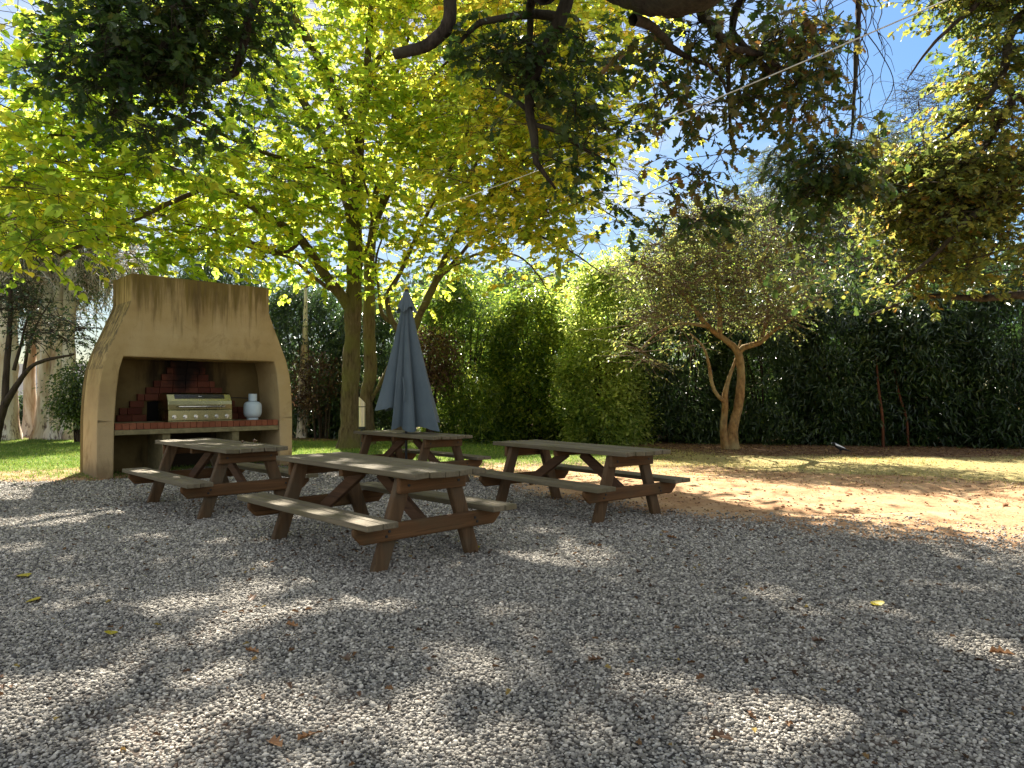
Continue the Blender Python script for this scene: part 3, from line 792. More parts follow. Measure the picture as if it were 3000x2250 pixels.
M['fall_y'] = flat_leaf('yellow_fallen', (0.55, 0.45, 0.03), 0.3); M['fall_b'] = flat_leaf('brown_fallen', (0.16, 0.085, 0.04), 0.15); M['fall_o'] = flat_leaf('tan_fallen', (0.36, 0.18, 0.07), 0.2)
fallen(47, 1245, 0.10, 'yellow', 'bright yellow leaf lying flat on the gravel near the left edge', 1.4)
fallen(1892, 1308, 0.085, 'yellow', 'small yellow green leaf alone on the grey gravel at the right', 0.3)
fallen(1022, 1184, 0.10, 'yellow', 'yellow leaf beside the foot of the nearest table', 0.8)
fallen(70, 1298, 0.08, 'yellow', 'dull yellow leaf just below the bright yellow one at left', 2.1)
fallen(240, 1372, 0.075, 'yellow', 'yellow leaf on shaded gravel between the lower left sun patches', 0.4)
fallen(545, 1408, 0.085, 'orange', 'tan flat leaf on shaded gravel left of centre', 1.2)
fallen(632, 1357, 0.085, 'orange', 'narrow tan leaf at the edge of a sun patch below the nearest table', 1.6)
fallen(748, 1428, 0.10, 'brown', 'dark curled oak leaf on the gravel at the middle', 0.5)
fallen(595, 1608, 0.09, 'orange', 'curled tan leaf in the bottom sun patch, the nearer to the left of two', 0.9)
fallen(664, 1592, 0.08, 'orange', 'orange brown curled leaf right of its tan neighbour in the bottom sun patch', 2.3)
fallen(545, 1297, 0.10, 'brown', 'reddish brown crumpled leaf in a sun patch below the nearest bench', 0.1)
fallen(1288, 1428, 0.09, 'brown', 'brown oak leaf alone on gravel right of the middle', 2.0)
fallen(1452, 1168, 0.10, 'orange', 'orange brown leaf on the gravel in front of the right table', 0.9)
fallen(2165, 1420, 0.11, 'orange', 'large tan leaf in the sun streak at the right edge', 1.0)
fallen(1770, 1392, 0.09, 'brown', 'brown curled leaf on the shaded gravel at the lower right', 1.9)
fallen(1560, 1604, 0.085, 'brown', 'brown leaf at the bottom edge just left of the right sun patch', 1.1)


# ================================================================== TABLES
def picnic_table():
    t = thing('picnic_table', 'x', 'table', (0, 0, 0), 0, 'timber picnic tables on the gravel')
    L, w, gap = 1.124, 0.134, 0.0085
    mb = MB()
    for k in range(5):
        y0 = -0.352 + k * (w + gap); e = rng.uniform(-0.012, 0.012, 2); dz = rng.uniform(-0.003, 0.003)
        mb.box(-L + e[0], L + e[1], y0, y0 + w, 0.705 + dz, 0.75 + dz)
    mb.v = [(x, y + 0.004 * math.sin(x * 2.1 + y * 9), z + 0.004 * math.sin(x * 1.7 + y * 30)) for x, y, z in mb.v]
    mb.build('tabletop', M['wood_top'], t, 0.006)
    for s in (-1, 1):
        mb = MB()
        for k in range(2):
            y0 = 0.472 + k * 0.138; e = rng.uniform(-0.01, 0.01, 2)
            mb.box(-1.094 + e[0], 1.094 + e[1], *sorted((s * y0, s * (y0 + 0.133))), 0.367, 0.412)
        mb.build('bench_seat', M['wood_top'], t, 0.006)
    for s in (-1, 1):
        x0, x1 = sorted((s * 0.853, s * 0.903))
        MB().box(x0, x1, -0.335, 0.335, 0.578, 0.703).build('upper_beam', M['wood_y'], t, 0.012)
        MB().prism([(-0.735, 0.365), (-0.735, 0.31), (-0.66, 0.232), (0.66, 0.232), (0.735, 0.31), (0.735, 0.365)], x0, x1, 'x').build('lower_beam', M['wood_y'], t, 0.018)
        a0, a1 = sorted((s * 0.785, s * 0.851))
        for q in (-1, 1):
            MB().prism([(q * 0.54, -0.01), (q * 0.405, -0.01), (q * 0.165, 0.70), (q * 0.30, 0.70)], a0, a1, 'x').build('leg', M['wood_z'], t, 0.012)
        d = Vector((s * 0.66, 0, -0.40)).normalized(); nrm = Vector((-d.z, 0, d.x)) * 0.055
        p0, p1 = Vector((s * 0.10, 0, 0.66)), Vector((s * 0.78, 0, 0.255))
        pl = [(p0 + nrm), (p1 + nrm), (p1 - nrm), (p0 - nrm)]
        y0 = 0.002 if s > 0 else -0.052
        MB().prism([(p.x, p.z) for p in pl], y0, y0 + 0.05, 'y').build('brace', M['wood_x'], t, 0.008)
    for s in (-1, 1):
        for q in (-1, 1):
            for yy, zz in ((0.43, 0.31), (0.455, 0.275), (0.25, 0.64)):
                mb = MB(); n_ = 10
                vs = [(s * xx, q * yy + 0.011 * math.cos(6.283 * i / n_), zz + 0.011 * math.sin(6.283 * i / n_)) for xx in (0.9005, 0.910) for i in range(n_)]
                mb.add(vs, [[i, (i + 1) % n_, n_ + (i + 1) % n_, n_ + i] for i in range(n_)] + [list(range(n_))[::-1], list(range(n_, 2 * n_))]).build('bolt', M['dark_metal'], t)
    MB().box(-0.03, 0.03, -0.31, 0.31, 0.64, 0.704).build('cleat', M['wood_y'], t, 0.006)
    return t


def copy_tree(o):
    c = o.copy(); C.objects.link(c)
    for ch in o.children:
        k = ch.copy(); C.objects.link(k); k.parent = c
        for g in ch.children:
            q = g.copy(); C.objects.link(q); q.parent = k
    return c


tb = picnic_table()
tables = [(-1.252, 6.216, -0.7926, 'nearest weathered timber picnic table, in the foreground dapples of sun'),
          (0.732, 8.19, -0.8884, 'picnic table with a clear orange knot on its end beam, beside the bare soil'),
          (-3.569, 8.464, -0.7922, 'picnic table standing close in front of the rendered fireplace'),
          (-1.599, 10.90, -0.829, 'farthest picnic table, with the closed umbrella through its top')]
for i, (x, y, a, lab) in enumerate(tables):
    o = tb if i == 0 else copy_tree(tb)
    o.location = (x, y, float(gheight(x, y))); o.rotation_euler = (0, 0, a + (math.pi if i in (2,) else 0)); o['label'] = lab

# small things on the left table
pp = at(545, 953, 8.3)
for (dx, dy, s, lab) in ((0, 0, 0.022, 'small brown seed pod near the end of the left tabletop'), (-0.12, -0.06, 0.015, 'tiny green brown bud left of the seed pod on the left tabletop')):
    bm = bmesh.new(); bmesh.ops.create_icosphere(bm, subdivisions=2, radius=s)
    for v in bm.verts:
        v.co *= 1 + 0.25 * math.sin(v.co.x * 400 + v.co.z * 300); v.co.z *= 0.85
    me = bpy.data.meshes.new('seed_pod'); bm.to_mesh(me); bm.free(); me.materials.append(M['fall_b'])
    o = link(bpy.data.objects.new('seed_pod', me)); o.location = (-3.0 + dx, 8.15 + dy, 0.75 + 0.034 + s * 0.6); tag(o, lab, 'seed pod')


# ================================================================== FIREPLACE  (local: x along the front, y into it)
def fireplace():
    ang = R(44); org = (-6.66, 11.198, 0.0)
    f = thing('outdoor_fireplace', 'large ochre rendered barbecue fireplace with curved shoulders and dark streaks', 'fireplace', org, ang)
    Lp = [(0.0, -0.05), (0.0, 0.93), (0.01, 1.22), (0.03, 1.5), (0.065, 1.76), (0.14, 2.03), (0.25, 2.30), (0.36, 2.57), (0.45, 2.80), (0.48, 2.90), (0.48, 3.36)]
    outer = Lp + [(3.345 - x, z) for x, z in reversed(Lp)]
    IL = [(0.25, -0.05), (0.255, 0.9), (0.28, 1.35), (0.32, 1.74), (0.38, 1.97)]
    inner = [(3.345 - x, z) for x, z in IL] + list(reversed(IL))
    D = 1.05
    poly = outer + inner
    mb = MB().prism(poly, 0, D - 0.17, 'y')
    sh = mb.build('shell', M['render'], f)
    bm = bmesh.new(); bm.from_mesh(sh.data); bmesh.ops.triangulate(bm, faces=[x for x in bm.faces if len(x.verts) > 4]); bm.to_mesh(sh.data); bm.free()
    b = sh.modifiers.new('bevel', 'BEVEL'); b.width = 0.022; b.segments = 3; b.limit_method = 'ANGLE'; b.angle_limit = R(40)
    bw = MB().prism(outer, D - 0.168, D, 'y').build('back_wall', M['shaded_sooty_render'], f)
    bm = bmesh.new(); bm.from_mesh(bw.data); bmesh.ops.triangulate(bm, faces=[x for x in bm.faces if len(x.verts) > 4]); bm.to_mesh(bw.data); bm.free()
    # stepped firebrick panel on the back wall
    mb = MB(); y0, y1 = 0.80, 0.879
    lefts = [0.50, 0.54, 0.70, 0.82, 0.96, 1.09, 1.22, 1.31, 1.37]; rights = [2.86, 2.72, 2.56, 2.43, 2.31, 2.17, 2.05, 1.99, 1.95]
    for k, (a, c) in enumerate(zip(lefts, rights)):
        z0 = 0.872 + k * 0.122; n = max(1, round((c - a) / 0.235)); off = 0.5 * (k % 2)
        edges = [a] + [a + (c - a) * (i + off) / n for i in range(1 if off == 0 else 0, n)] + [c]
        edges = sorted(set(round(e, 4) for e in edges))
        for e0, e1 in zip(edges, edges[1:]):
            if e1 - e0 < 0.03: continue
            if k < 3 and e1 > 1.0 and e0 < 2.2: continue
            mb.box(e0 + 0.004, e1 - 0.004, y0 + rng.uniform(-0.004, 0.004), y1, z0, z0 + 0.114)
    mb.build('brick_surround', M['brick'], f, 0.005)
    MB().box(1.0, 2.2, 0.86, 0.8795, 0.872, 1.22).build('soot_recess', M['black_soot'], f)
    # counter: slab, brick edging
    MB().box(0.262, 3.083, 0.03, 0.876, 0.672, 0.757).build('counter_slab', M['slab'], f, 0.012)
    mb = MB(); x = 0.27
    while x < 3.07:
        w = min(0.108, 3.075 - x); mb.box(x + 0.003, x + w - 0.003, 0.036 + rng.uniform(-0.004, 0.004), 0.26, 0.761, 0.866 + rng.uniform(-0.003, 0.003)); x += w
    mb.build('brick_edging', M['brick_edge'], f, 0.006)
    MB().box(0.262, 3.083, 0.262, 0.874, 0.761, 0.868).build('hearth_top', M['slab'], f)
    for a in (1.02, 2.22):
        MB().box(a, a + 0.13, 0.10, 0.87, -0.03, 0.671).build('pier', M['slab'], f, 0.01)
    # ---- barbecue, its own thing, standing on the counter
    def loc(x, y, z):
        c, s = math.cos(ang), math.sin(ang); return (org[0] + c * x - s * y, org[1] + s * x + c * y, z)
    q = thing('gas_barbecue', 'stainless steel gas barbecue with a row of knobs set on the brick counter', 'barbecue', loc(1.655, 0.36, 0.869), ang)
    hw = 0.545
    MB().box(-hw, hw, -0.26, 0.26, 0.012, 0.2).build('firebox', M['steel'], q, 0.008)
    MB().box(-hw - 0.005, hw + 0.005, -0.285, -0.262, 0.02, 0.20).build('control_panel', M['steel'], q, 0.005)
    MB().box(-hw - 0.012, hw + 0.012, -0.292, 0.262, 0.0, 0.0115).build('base_tray', M['steel'], q)
    prof = [(-0.27, 0.203), (-0.275, 0.30), (-0.264, 0.36), (-0.238, 0.40), (-0.186, 0.476), (-0.12, 0.502), (0.03, 0.51), (0.16, 0.49), (0.24, 0.42), (0.26, 0.32), (0.262, 0.203)]
    mb = MB().prism(prof, -hw - 0.01, hw + 0.01, 'x')
    lid = mb.build('lid', M['steel'], q, 0.012)
    nn = Vector((-0.076, 0.052)).normalized()
    a, b2 = Vector((-0.2354, 0.4038)), Vector((-0.1886, 0.4722))
    MB().prism([(a.x + nn.x * 0.0015, a.y + nn.y * 0.0015), (b2.x + nn.x * 0.0015, b2.y + nn.y * 0.0015), (b2.x + nn.x * 0.006, b2.y + nn.y * 0.006), (a.x + nn.x * 0.006, a.y + nn.y * 0.006)], -0.43, 0.43, 'x').build('lid_window', M['black_glass'], lid)
    mb = MB()
    for k in (-1, 0, 1):
        mb.prism([(-0.2161 + nn.x * 0.0065, 0.432 + nn.y * 0.0065), (-0.2079 + nn.x * 0.0065, 0.444 + nn.y * 0.0065), (-0.2079 + nn.x * 0.0085, 0.444 + nn.y * 0.0085), (-0.2161 + nn.x * 0.0085, 0.432 + nn.y * 0.0085)], k * 0.018 - 0.007, k * 0.018 + 0.007, 'x')
    mb.build('badge', M['mark'], lid)
    mb = MB(); mb.tube([(-0.40, -0.335, 0.262), (0.40, -0.335, 0.262)], 0.018, 12)
    for s in (-0.36, 0.36): mb.tube([(s, -0.27, 0.262), (s, -0.335, 0.262)], 0.012, 8)
    mb.build('handle', M['chrome'], lid, 0, True)
    for k in range(6):
        x = -0.455 + k * 0.182
        kb = MB()
        n = 18
        for r0, r1, ya, yb in ((0.036, 0.036, -0.292, -0.286), (0.026, 0.023, -0.325, -0.292)):
            v = [(x + r * math.cos(2 * math.pi * i / n), yy, 0.085 + r * math.sin(2 * math.pi * i / n)) for r, yy in ((r0, yb), (r1, ya)) for i in range(n)]
            kb.add(v, [[i, (i + 1) % n, n + (i + 1) % n, n + i] for i in range(n)] + [list(range(n))[::-1], list(range(n, 2 * n))])
        kb.box(x - 0.005, x + 0.005, -0.332, -0.3252, 0.062, 0.108)
        kb.build('knob', M['chrome'], q, 0.002)
    # ---- gas bottle
    g = thing('gas_bottle', 'pale blue grey gas bottle standing on the counter right of the barbecue', 'gas bottle', loc(2.70, 0.33, 0.869), 0.4)
    MB().lathe([(0.10, 0.0), (0.105, 0.0), (0.105, 0.03), (0.10, 0.035)], 28).build('foot_ring', M['tank'], g, 0, True)
    prof = [(0.02, 0.03), (0.09, 0.032), (0.135, 0.055), (0.158, 0.095), (0.165, 0.13), (0.165, 0.26), (0.158, 0.295), (0.135, 0.325), (0.10, 0.342), (0.03, 0.352)]
    MB().lathe(prof, 36).build('body', M['tank'], g, 0, True)
    n = 28; mb = MB(); ang0 = 0.9
    vs = []; fs = []
    for i in range(n + 1):
        th = ang0 + (2 * math.pi - 1.1) * i / n; c, s = math.cos(th), math.sin(th)
        vs += [(0.078 * c, 0.078 * s, 0.352), (0.076 * c, 0.076 * s, 0.49), (0.071 * c, 0.071 * s, 0.49), (0.071 * c, 0.071 * s, 0.352)]
    for i in range(n):
        a = i * 4; fs += [[a + j, a + (j + 1) % 4, a + 4 + (j + 1) % 4, a + 4 + j] for j in range(4)]
    mb.add(vs, fs); mb.build('collar', M['tank'], g, 0, True)
    MB().lathe([(0.02, 0.36), (0.02, 0.40), (0.034, 0.405), (0.034, 0.43), (0.01, 0.435)], 14).build('valve', M['chrome'], g, 0, True)
    # ---- hose
    h = [(2.205, 0.60, 0.95), (2.30, 0.66, 1.05), (2.32, 0.72, 1.22), (2.34, 0.74, 1.275), (2.50, 0.72, 1.285), (2.62, 0.50, 1.28), (2.665, 0.36, 1.275)]
    P = catmull([[*loc(*p), 0.008] for p in h], 0.05)
    V, Q = tube_np([P], 8); o = np_mesh('gas_hose', V, [Q], M['rubber'], None, True); tag(o, 'thin dark gas hose looping from the barbecue to the bottle', 'hose')


def shaded_sooty():  # back wall: recess shade put into a darker ochre, soot at the centre
    m, nt, out = new_mat('shade_and_soot_render'); co = objco(nt)
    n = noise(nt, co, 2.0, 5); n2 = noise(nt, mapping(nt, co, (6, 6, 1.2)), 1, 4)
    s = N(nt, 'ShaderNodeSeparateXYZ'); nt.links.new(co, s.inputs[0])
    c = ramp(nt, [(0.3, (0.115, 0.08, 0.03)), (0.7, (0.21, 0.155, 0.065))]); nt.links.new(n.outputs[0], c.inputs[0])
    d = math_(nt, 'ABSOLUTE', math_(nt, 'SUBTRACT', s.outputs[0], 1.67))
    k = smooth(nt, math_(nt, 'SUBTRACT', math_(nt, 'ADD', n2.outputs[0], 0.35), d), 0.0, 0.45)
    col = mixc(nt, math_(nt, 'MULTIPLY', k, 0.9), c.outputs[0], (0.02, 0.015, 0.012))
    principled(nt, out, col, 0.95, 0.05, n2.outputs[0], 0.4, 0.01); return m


M['shaded_sooty_render'] = shaded_sooty()
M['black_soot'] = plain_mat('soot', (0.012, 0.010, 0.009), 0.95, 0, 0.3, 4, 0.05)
fireplace()


# ================================================================== UMBRELLA
def umbrella():
    bx, by = -1.65, 10.90
    u = thing('closed_umbrella', 'folded slate blue market umbrella standing through the farthest table', 'umbrella', (bx, by, float(gheight(bx, by))), 0)
    MB().tube([(0, 0, 0.05), (0, 0, 2.93)], 0.019, 14).build('pole', M['dark_metal'], u, 0, True)
    MB().lathe([(0.05, 0.0), (0.24, 0.0), (0.24, 0.05), (0.04, 0.075), (0.03, 0.25), (0.021, 0.26)], 24).build('stand', M['dark_metal'], u, 0, True)
    # eight panels hanging from the ribs, creased inwards between them; panel centre angle, hem height, reach
    lobes = [(-162, 1.10, 0.50), (-120, 0.80, 0.42), (-80, 0.775, 0.39), (-30, 0.79, 0.68), (14, 0.90, 0.56), (65, 1.0, 0.40), (110, 1.0, 0.40), (155, 1.08, 0.42)]
    nt_, nh = 420, 60
    th = np.linspace(-np.pi, np.pi, nt_, endpoint=False); dg = np.degrees(th)
    dd = np.array([np.abs((dg - a + 180) % 360 - 180) for a, _, _ in lobes]); li = dd.argmin(0); s2 = np.sort(dd, 0)
    q = np.clip((s2[1] - s2[0]) / 42, 0, 1) ** 0.55                     # 0 on a crease, 1 on a rib
    hz = np.array([l[1] for l in lobes])[li] + 0.09 * (1 - q); rr = np.array([l[2] for l in lobes])[li]
    k = np.hanning(13); k /= k.sum(); cv = lambda a: np.convolve(np.concatenate([a[-6:], a, a[:6]]), k, 'valid')
    hz, rr = cv(hz), cv(rr)
    h = np.linspace(0, 1, nh)[:, None]
    small = 0.5 * np.cos(19 * th + 2 * np.sin(3 * th)) + 0.5 * np.cos(31 * th + 1)
    dep = np.clip(0.25 + 0.55 * h**0.6, 0, 0.66)
    wander = 0.10 * np.sin(5 * h * np.pi + 3 * th[None]) * h
    r = 0.036 + (rr[None] - 0.036) * (0.84 * h + 0.16 * h**2.5) * (1 - dep * (1 - cv(q)[None]) + 0.035 * small[None] * h + 0.05 * wander)
    tw = th[None] + 0.16 * np.sin(dg[None] / 42 * np.pi) * h + 0.10 * h + 0.05 * np.sin(6 * h + 2 * th[None])
    z = 2.93 - (2.93 - hz[None]) * h
    V = np.stack([r * np.cos(tw), r * np.sin(tw), z], -1).reshape(-1, 3)
    i = np.arange(nh - 1)[:, None] * nt_; j = np.arange(nt_)[None]; j2 = (j + 1) % nt_
    o = np_mesh('canopy', V, [np.stack([i + j, i + nt_ + j, i + nt_ + j2, i + j2], -1).reshape(-1, 4)], M['canopy'], u, True)
    # top vent flap
    h2 = np.linspace(0, 1, 14)[:, None]
    f2 = 0.6 * np.cos(8 * th + 0.4) + 0.3 * np.cos(15 * th)
    r = 0.03 + 0.115 * h2**0.9 * (1 + 0.28 * f2[None] * h2)
    z = 2.965 - (0.30 + 0.045 * np.cos(4 * th[None] + 0.9)) * h2
    V = np.stack([r * np.cos(th)[None], r * np.sin(th)[None], z], -1).reshape(-1, 3)
    i = np.arange(13)[:, None] * nt_
    np_mesh('top_flap', V, [np.stack([i + j, i + nt_ + j, i + nt_ + j2, i + j2], -1).reshape(-1, 4)], M['canopy'], u, True)
    MB().lathe([(0.005, 3.0), (0.025, 2.995), (0.034, 2.975), (0.034, 2.955), (0.02, 2.95)][::-1], 18).build('finial', M['dark_metal'], u, 0, True)
    V, Q = tube_np([catmull([[-0.02, -0.245, 1.62, 0.009], [0.0, -0.262, 1.5, 0.011], [0.01, -0.285, 1.36, 0.010], [0.0, -0.30, 1.25, 0.009]], 0.03)], 6)
    np_mesh('tie_strap', V, [Q], M['canopy'], u, True)


umbrella()


# ================================================================== BIN, BIRD, CABLE, POST
p = at(782, 920, 15.5)
b = thing('cigarette_bin', 'pale metal tube bin with a slanted cap on a dark post beside the thick trunk', 'bin', (p[0], 15.5, float(gheight(p[0], 15.5))), 0.35)
MB().tube([(0, 0, -0.05), (0, 0, 0.60)], 0.03, 12).build('post', M['dark_metal'], b, 0, True)
MB().lathe([(0.06, 0.585), (0.076, 0.585), (0.076, 0.64), (0.06, 0.64)], 24).build('cuff', M['rubber'], b, 0, True)
MB().lathe([(0.02, 0.641), (0.072, 0.641), (0.072, 1.07), (0.02, 1.07)], 24).build('tube', M['cream_metal'], b, 0, True)
n = 24; vs = [(0.074 * math.cos(2 * math.pi * i / n), 0.074 * math.sin(2 * math.pi * i / n), 1.09) for i in range(n)] + [(0.074 * math.cos(2 * math.pi * i / n), 0.074 * math.sin(2 * math.pi * i / n), 1.225 - 0.075 * math.cos(2 * math.pi * i / n)) for i in range(n)]
cp = MB().add(vs, [[i, (i + 1) % n, n + (i + 1) % n, n + i] for i in range(n)] + [list(range(n))[::-1], list(range(n, 2 * n))]).build('cap', M['cream_metal'], b, 0, True)
MB().lathe([(0.02, 1.0702), (0.066, 1.0702), (0.066, 1.0898), (0.02, 1.0898)], 24).build('opening', M['rubber'], cp, 0, True)


def bird():
    bx, by = 7.55, 16.05
    o = bpy.data.objects.new('bird', bpy.data.meshes.new('bird')); link(o)
    J = [((0.0, 0, 0.135), 0.052), ((-0.07, 0, 0.165), 0.048), ((-0.115, 0, 0.205), 0.03), ((-0.14, 0, 0.232), 0.029), ((-0.168, 0, 0.230), 0.010), ((-0.195, 0, 0.224), 0.004),
         ((0.07, 0, 0.105), 0.032), ((0.12, 0, 0.085), 0.016), ((0.21, 0, 0.055), 0.010),
         ((0.0, 0.022, 0.085), 0.014), ((0.015, 0.024, 0.045), 0.005), ((-0.005, 0.024, 0.004), 0.0045), ((-0.04, 0.024, 0.003), 0.004),
         ((-0.01, -0.022, 0.085), 0.014), ((-0.03, -0.024, 0.045), 0.005), ((-0.055, -0.024, 0.004), 0.0045), ((-0.09, -0.024, 0.003), 0.004)]
    Ed = [(0, 1), (1, 2), (2, 3), (3, 4), (4, 5), (0, 6), (6, 7), (7, 8), (0, 9), (9, 10), (10, 11), (11, 12), (0, 13), (13, 14), (14, 15), (15, 16)]
    o.data.from_pydata([j[0] for j in J], Ed, [])
    sk = o.modifiers.new('skin', 'SKIN'); sv = o.data.skin_vertices[0].data
    for d_, j in zip(sv, J): d_.radius = (j[1], j[1])
    sv[0].use_root = True
    s2 = o.modifiers.new('smooth', 'SUBSURF'); s2.levels = 2; s2.render_levels = 2
    m, nt, out = new_mat('magpie_feathers'); co = objco(nt); sp = N(nt, 'ShaderNodeSeparateXYZ'); nt.links.new(co, sp.inputs[0])
    top = smooth(nt, math_(nt, 'ADD', sp.outputs[2], math_(nt, 'MULTIPLY', sp.outputs[0], 0.35)), 0.145, 0.155)
    band = math_(nt, 'MULTIPLY', top, math_(nt, 'MULTIPLY', smooth(nt, sp.outputs[0], -0.112, -0.10), smooth(nt, sp.outputs[0], 0.14, 0.12)))
    beak = smooth(nt, sp.outputs[0], -0.166, -0.172)
    principled(nt, out, mixc(nt, beak, mixc(nt, band, (0.012, 0.012, 0.014), (0.70, 0.70, 0.70)), (0.35, 0.37, 0.40)), 0.5, 0.3)
    o.data.materials.append(m); o.location = (bx, by, float(gheight(bx, by)) + 0.004); o.rotation_euler = (0, 0, -0.25); o.scale = (1.05, 1.05, 1.05)
    tag(o, 'black and white bird standing in the shade at the hedge foot', 'bird')


bird()

ca, cb = at(2020, -25, 4.8), at(772, 497, 16.9); ce = ca + (ca - cb) * 0.185
tt = np.linspace(0, 1, 40)[:, None]; P = np.hstack([ce + (cb - ce) * tt - np.array([0, 0, 0.22]) * (4 * tt * (1 - tt)), np.full((40, 1), 0.0055)])
V, Q = tube_np([P], 6)
tag(np_mesh('hanging_cable', V, [Q], M['cable'], None, True), 'thin white cable strung across from the oak to the thick yellow green tree', 'cable')

yp = at(162, 905, 24.5)
mk = thing('marker_post', 'small yellow marker behind the white gum trunks', 'post', (yp[0], 24.5, float(gheight(yp[0], 24.5))), 0.2)
MB().box(-0.07, 0.07, -0.03, 0.03, -0.1, 0.55 + yp[2] - 0.55).build('post', M['dark_metal'], mk)
MB().box(-0.15, 0.15, -0.045, 0.045, yp[2] + 0.002, yp[2] + 0.26).build('head', M['yellow_paint'], mk, 0.02)

# ================================================================== TREES
def tree_root(name, label, base, group=None, cat='tree'):
    return thing(name, label, cat, tuple(base), 0, group)


def crown_points(ells, n, shell=0.0, keep=None):
    p = in_ellipsoids(ells, int(n * 1.6), shell)
    if keep is not None: p = p[keep(p)]
    return p[:n]


def thick(p): return [(*q[:3], q[3] * 1.22) for q in p]


# ---- the big yellow-green linden
base = np.array([*onground(745, 968)[:2], 0.0]); base[1] = 17.6; base[0] = at(757, 960, 17.6)[0]; base[2] = float(gheight(base[0], base[1]))
lin = Plant(base)
lin.limb([(base[0] - 0.03, base[1], -0.25, 0.42), (base[0], base[1], 0.05, 0.34), (base[0], base[1], 0.45, 0.26), A4(755, 880, 17.6, 0.225), A4(761, 750, 17.5, 0.205), A4(765, 600, 17.3, 0.19), A4(768, 480, 17.1, 0.165), A4(775, 330, 17, 0.13), A4(790, 180, 17, 0.10), A4(800, 40, 17, 0.08), A4(812, -150, 17, 0.05), A4(820, -320, 17, 0.02)], 0.015)
lin.limb(thick([A4(757, 665, 17.45, 0.13), A4(735, 635, 17.1, 0.11), A4(700, 590, 16.8, 0.10), A4(650, 520, 16.2, 0.09), A4(560, 455, 15.4, 0.078), A4(480, 410, 14.6, 0.066), A4(400, 380, 13.8, 0.055), A4(330, 345, 13, 0.045), A4(230, 310, 12.2, 0.034), A4(110, 290, 11.4, 0.02)]))
lin.limb(thick([A4(450, 402, 14.3, 0.045), A4(400, 425, 13.8, 0.042), A4(300, 470, 13, 0.036), A4(200, 520, 12.2, 0.030), A4(130, 552, 11.4, 0.02)]))
lin.limb(thick([A4(767, 500, 17.1, 0.12), A4(740, 400, 16.8, 0.10), A4(700, 300, 16.5, 0.09), A4(650, 210, 16.2, 0.075), A4(600, 130, 15.9, 0.06), A4(520, 30, 15.4, 0.045), A4(430, -80, 15, 0.03)]))
lin.limb(thick([A4(774, 350, 17, 0.115), A4(745, 250, 17, 0.105), A4(690, 130, 17, 0.09), A4(650, 60, 17, 0.075), A4(600, -30, 17, 0.06), A4(540, -140, 17, 0.04)]))
lin.limb(thick([A4(700, 155, 17, 0.06), A4(660, 90, 16.6, 0.05), A4(590, 10, 16, 0.035), A4(520, -60, 15.6, 0.02)]))
lin.limb(thick([A4(781, 240, 17, 0.09), A4(800, 170, 17.2, 0.08), A4(830, 105, 17.4, 0.06), A4(880, 10, 17.6, 0.045), A4(950, -90, 17.8, 0.02)]))
lin.limb(thick([A4(650, 520, 16.2, 0.045), A4(620, 545, 15.7, 0.035), A4(560, 530, 15.2, 0.028), A4(480, 500, 14.5, 0.02), A4(380, 480, 13.9, 0.012)]))
lin.limb(thick([A4(740, 640, 17.2, 0.045), A4(690, 610, 16.6, 0.038), A4(630, 560, 15.8, 0.03), A4(560, 540, 15.2, 0.022), A4(490, 520, 14.8, 0.012)]))
lin.limb(thick([A4(762, 430, 17.05, 0.06), A4(700, 375, 16.3, 0.05), A4(620, 345, 15.2, 0.04), A4(520, 310, 14.2, 0.03), A4(400, 250, 13.2, 0.02)]))
lin.limb(thick([A4(766, 560, 17.2, 0.045), A4(790, 540, 16.6, 0.032), A4(800, 470, 16, 0.026), A4(790, 400, 15.6, 0.02), A4(760, 320, 15.2, 0.012)]))
le = [E(640, 250, 16.0, 3.6, 3.0, 3.4), E(800, 200, 16.8, 3.0, 2.5, 3.4), E(700, -160, 16.5, 5.0, 3.5, 2.6), E(330, 290, 13.2, 3.4, 2.6, 2.3), E(90, 420, 11.2, 1.9, 1.8, 2.0),
      E(60, 120, 12.0, 2.4, 2.0, 2.0), E(60, 560, 10.6, 1.1, 1.2, 0.95), E(540, 500, 15.4, 2.6, 1.8, 1.05), E(250, 470, 12.8, 2.2, 1.4, 1.2), E(130, 330, 12.0, 2.2, 1.4, 1.4), E(620, 420, 15.6, 2.2, 1.8, 1.2), E(690, 640, 17.0, 1.0, 0.9, 0.8), E(640, 560, 16.5, 1.6, 1.0, 0.7), E(850, 560, 17.0, 1.1, 0.9, 0.7), E(180, 600, 12.0, 1.2, 1.0, 0.7), E(330, 560, 13.2, 1.2, 1.0, 0.6), E(420, 440, 13.6, 1.9, 1.4, 0.9)]
def faces_fireplace(p):
    u = (1500 + F * p[:, 0] / p[:, 1]) * 2212 / 3000; v = (1159 - F * (p[:, 2] - CAMH) / p[:, 1]) * 2212 / 3000
    return (u > 150) & (u < 650) & (v > 555) & (p[:, 1] < 14.5)


okl = lambda p: ~faces_fireplace(p) & (p[:, 2] > 2.1) & (p[:, 1] - 1.0 * p[:, 2] < 13.6)
lin.clumps(crown_points(le, 620, 0.25, okl), 9, 0.52, 10, 0.132, 1.0, 0.25, 0.45, (0.45, 0.16), 0.035, 0.0045)
root = tree_root('linden_tree', 'large yellow green shade tree with the thick forked trunk beside the folded umbrella', base)
lin.build(root, HEART, M['linden'], M['bark'], 12, shafts=True)

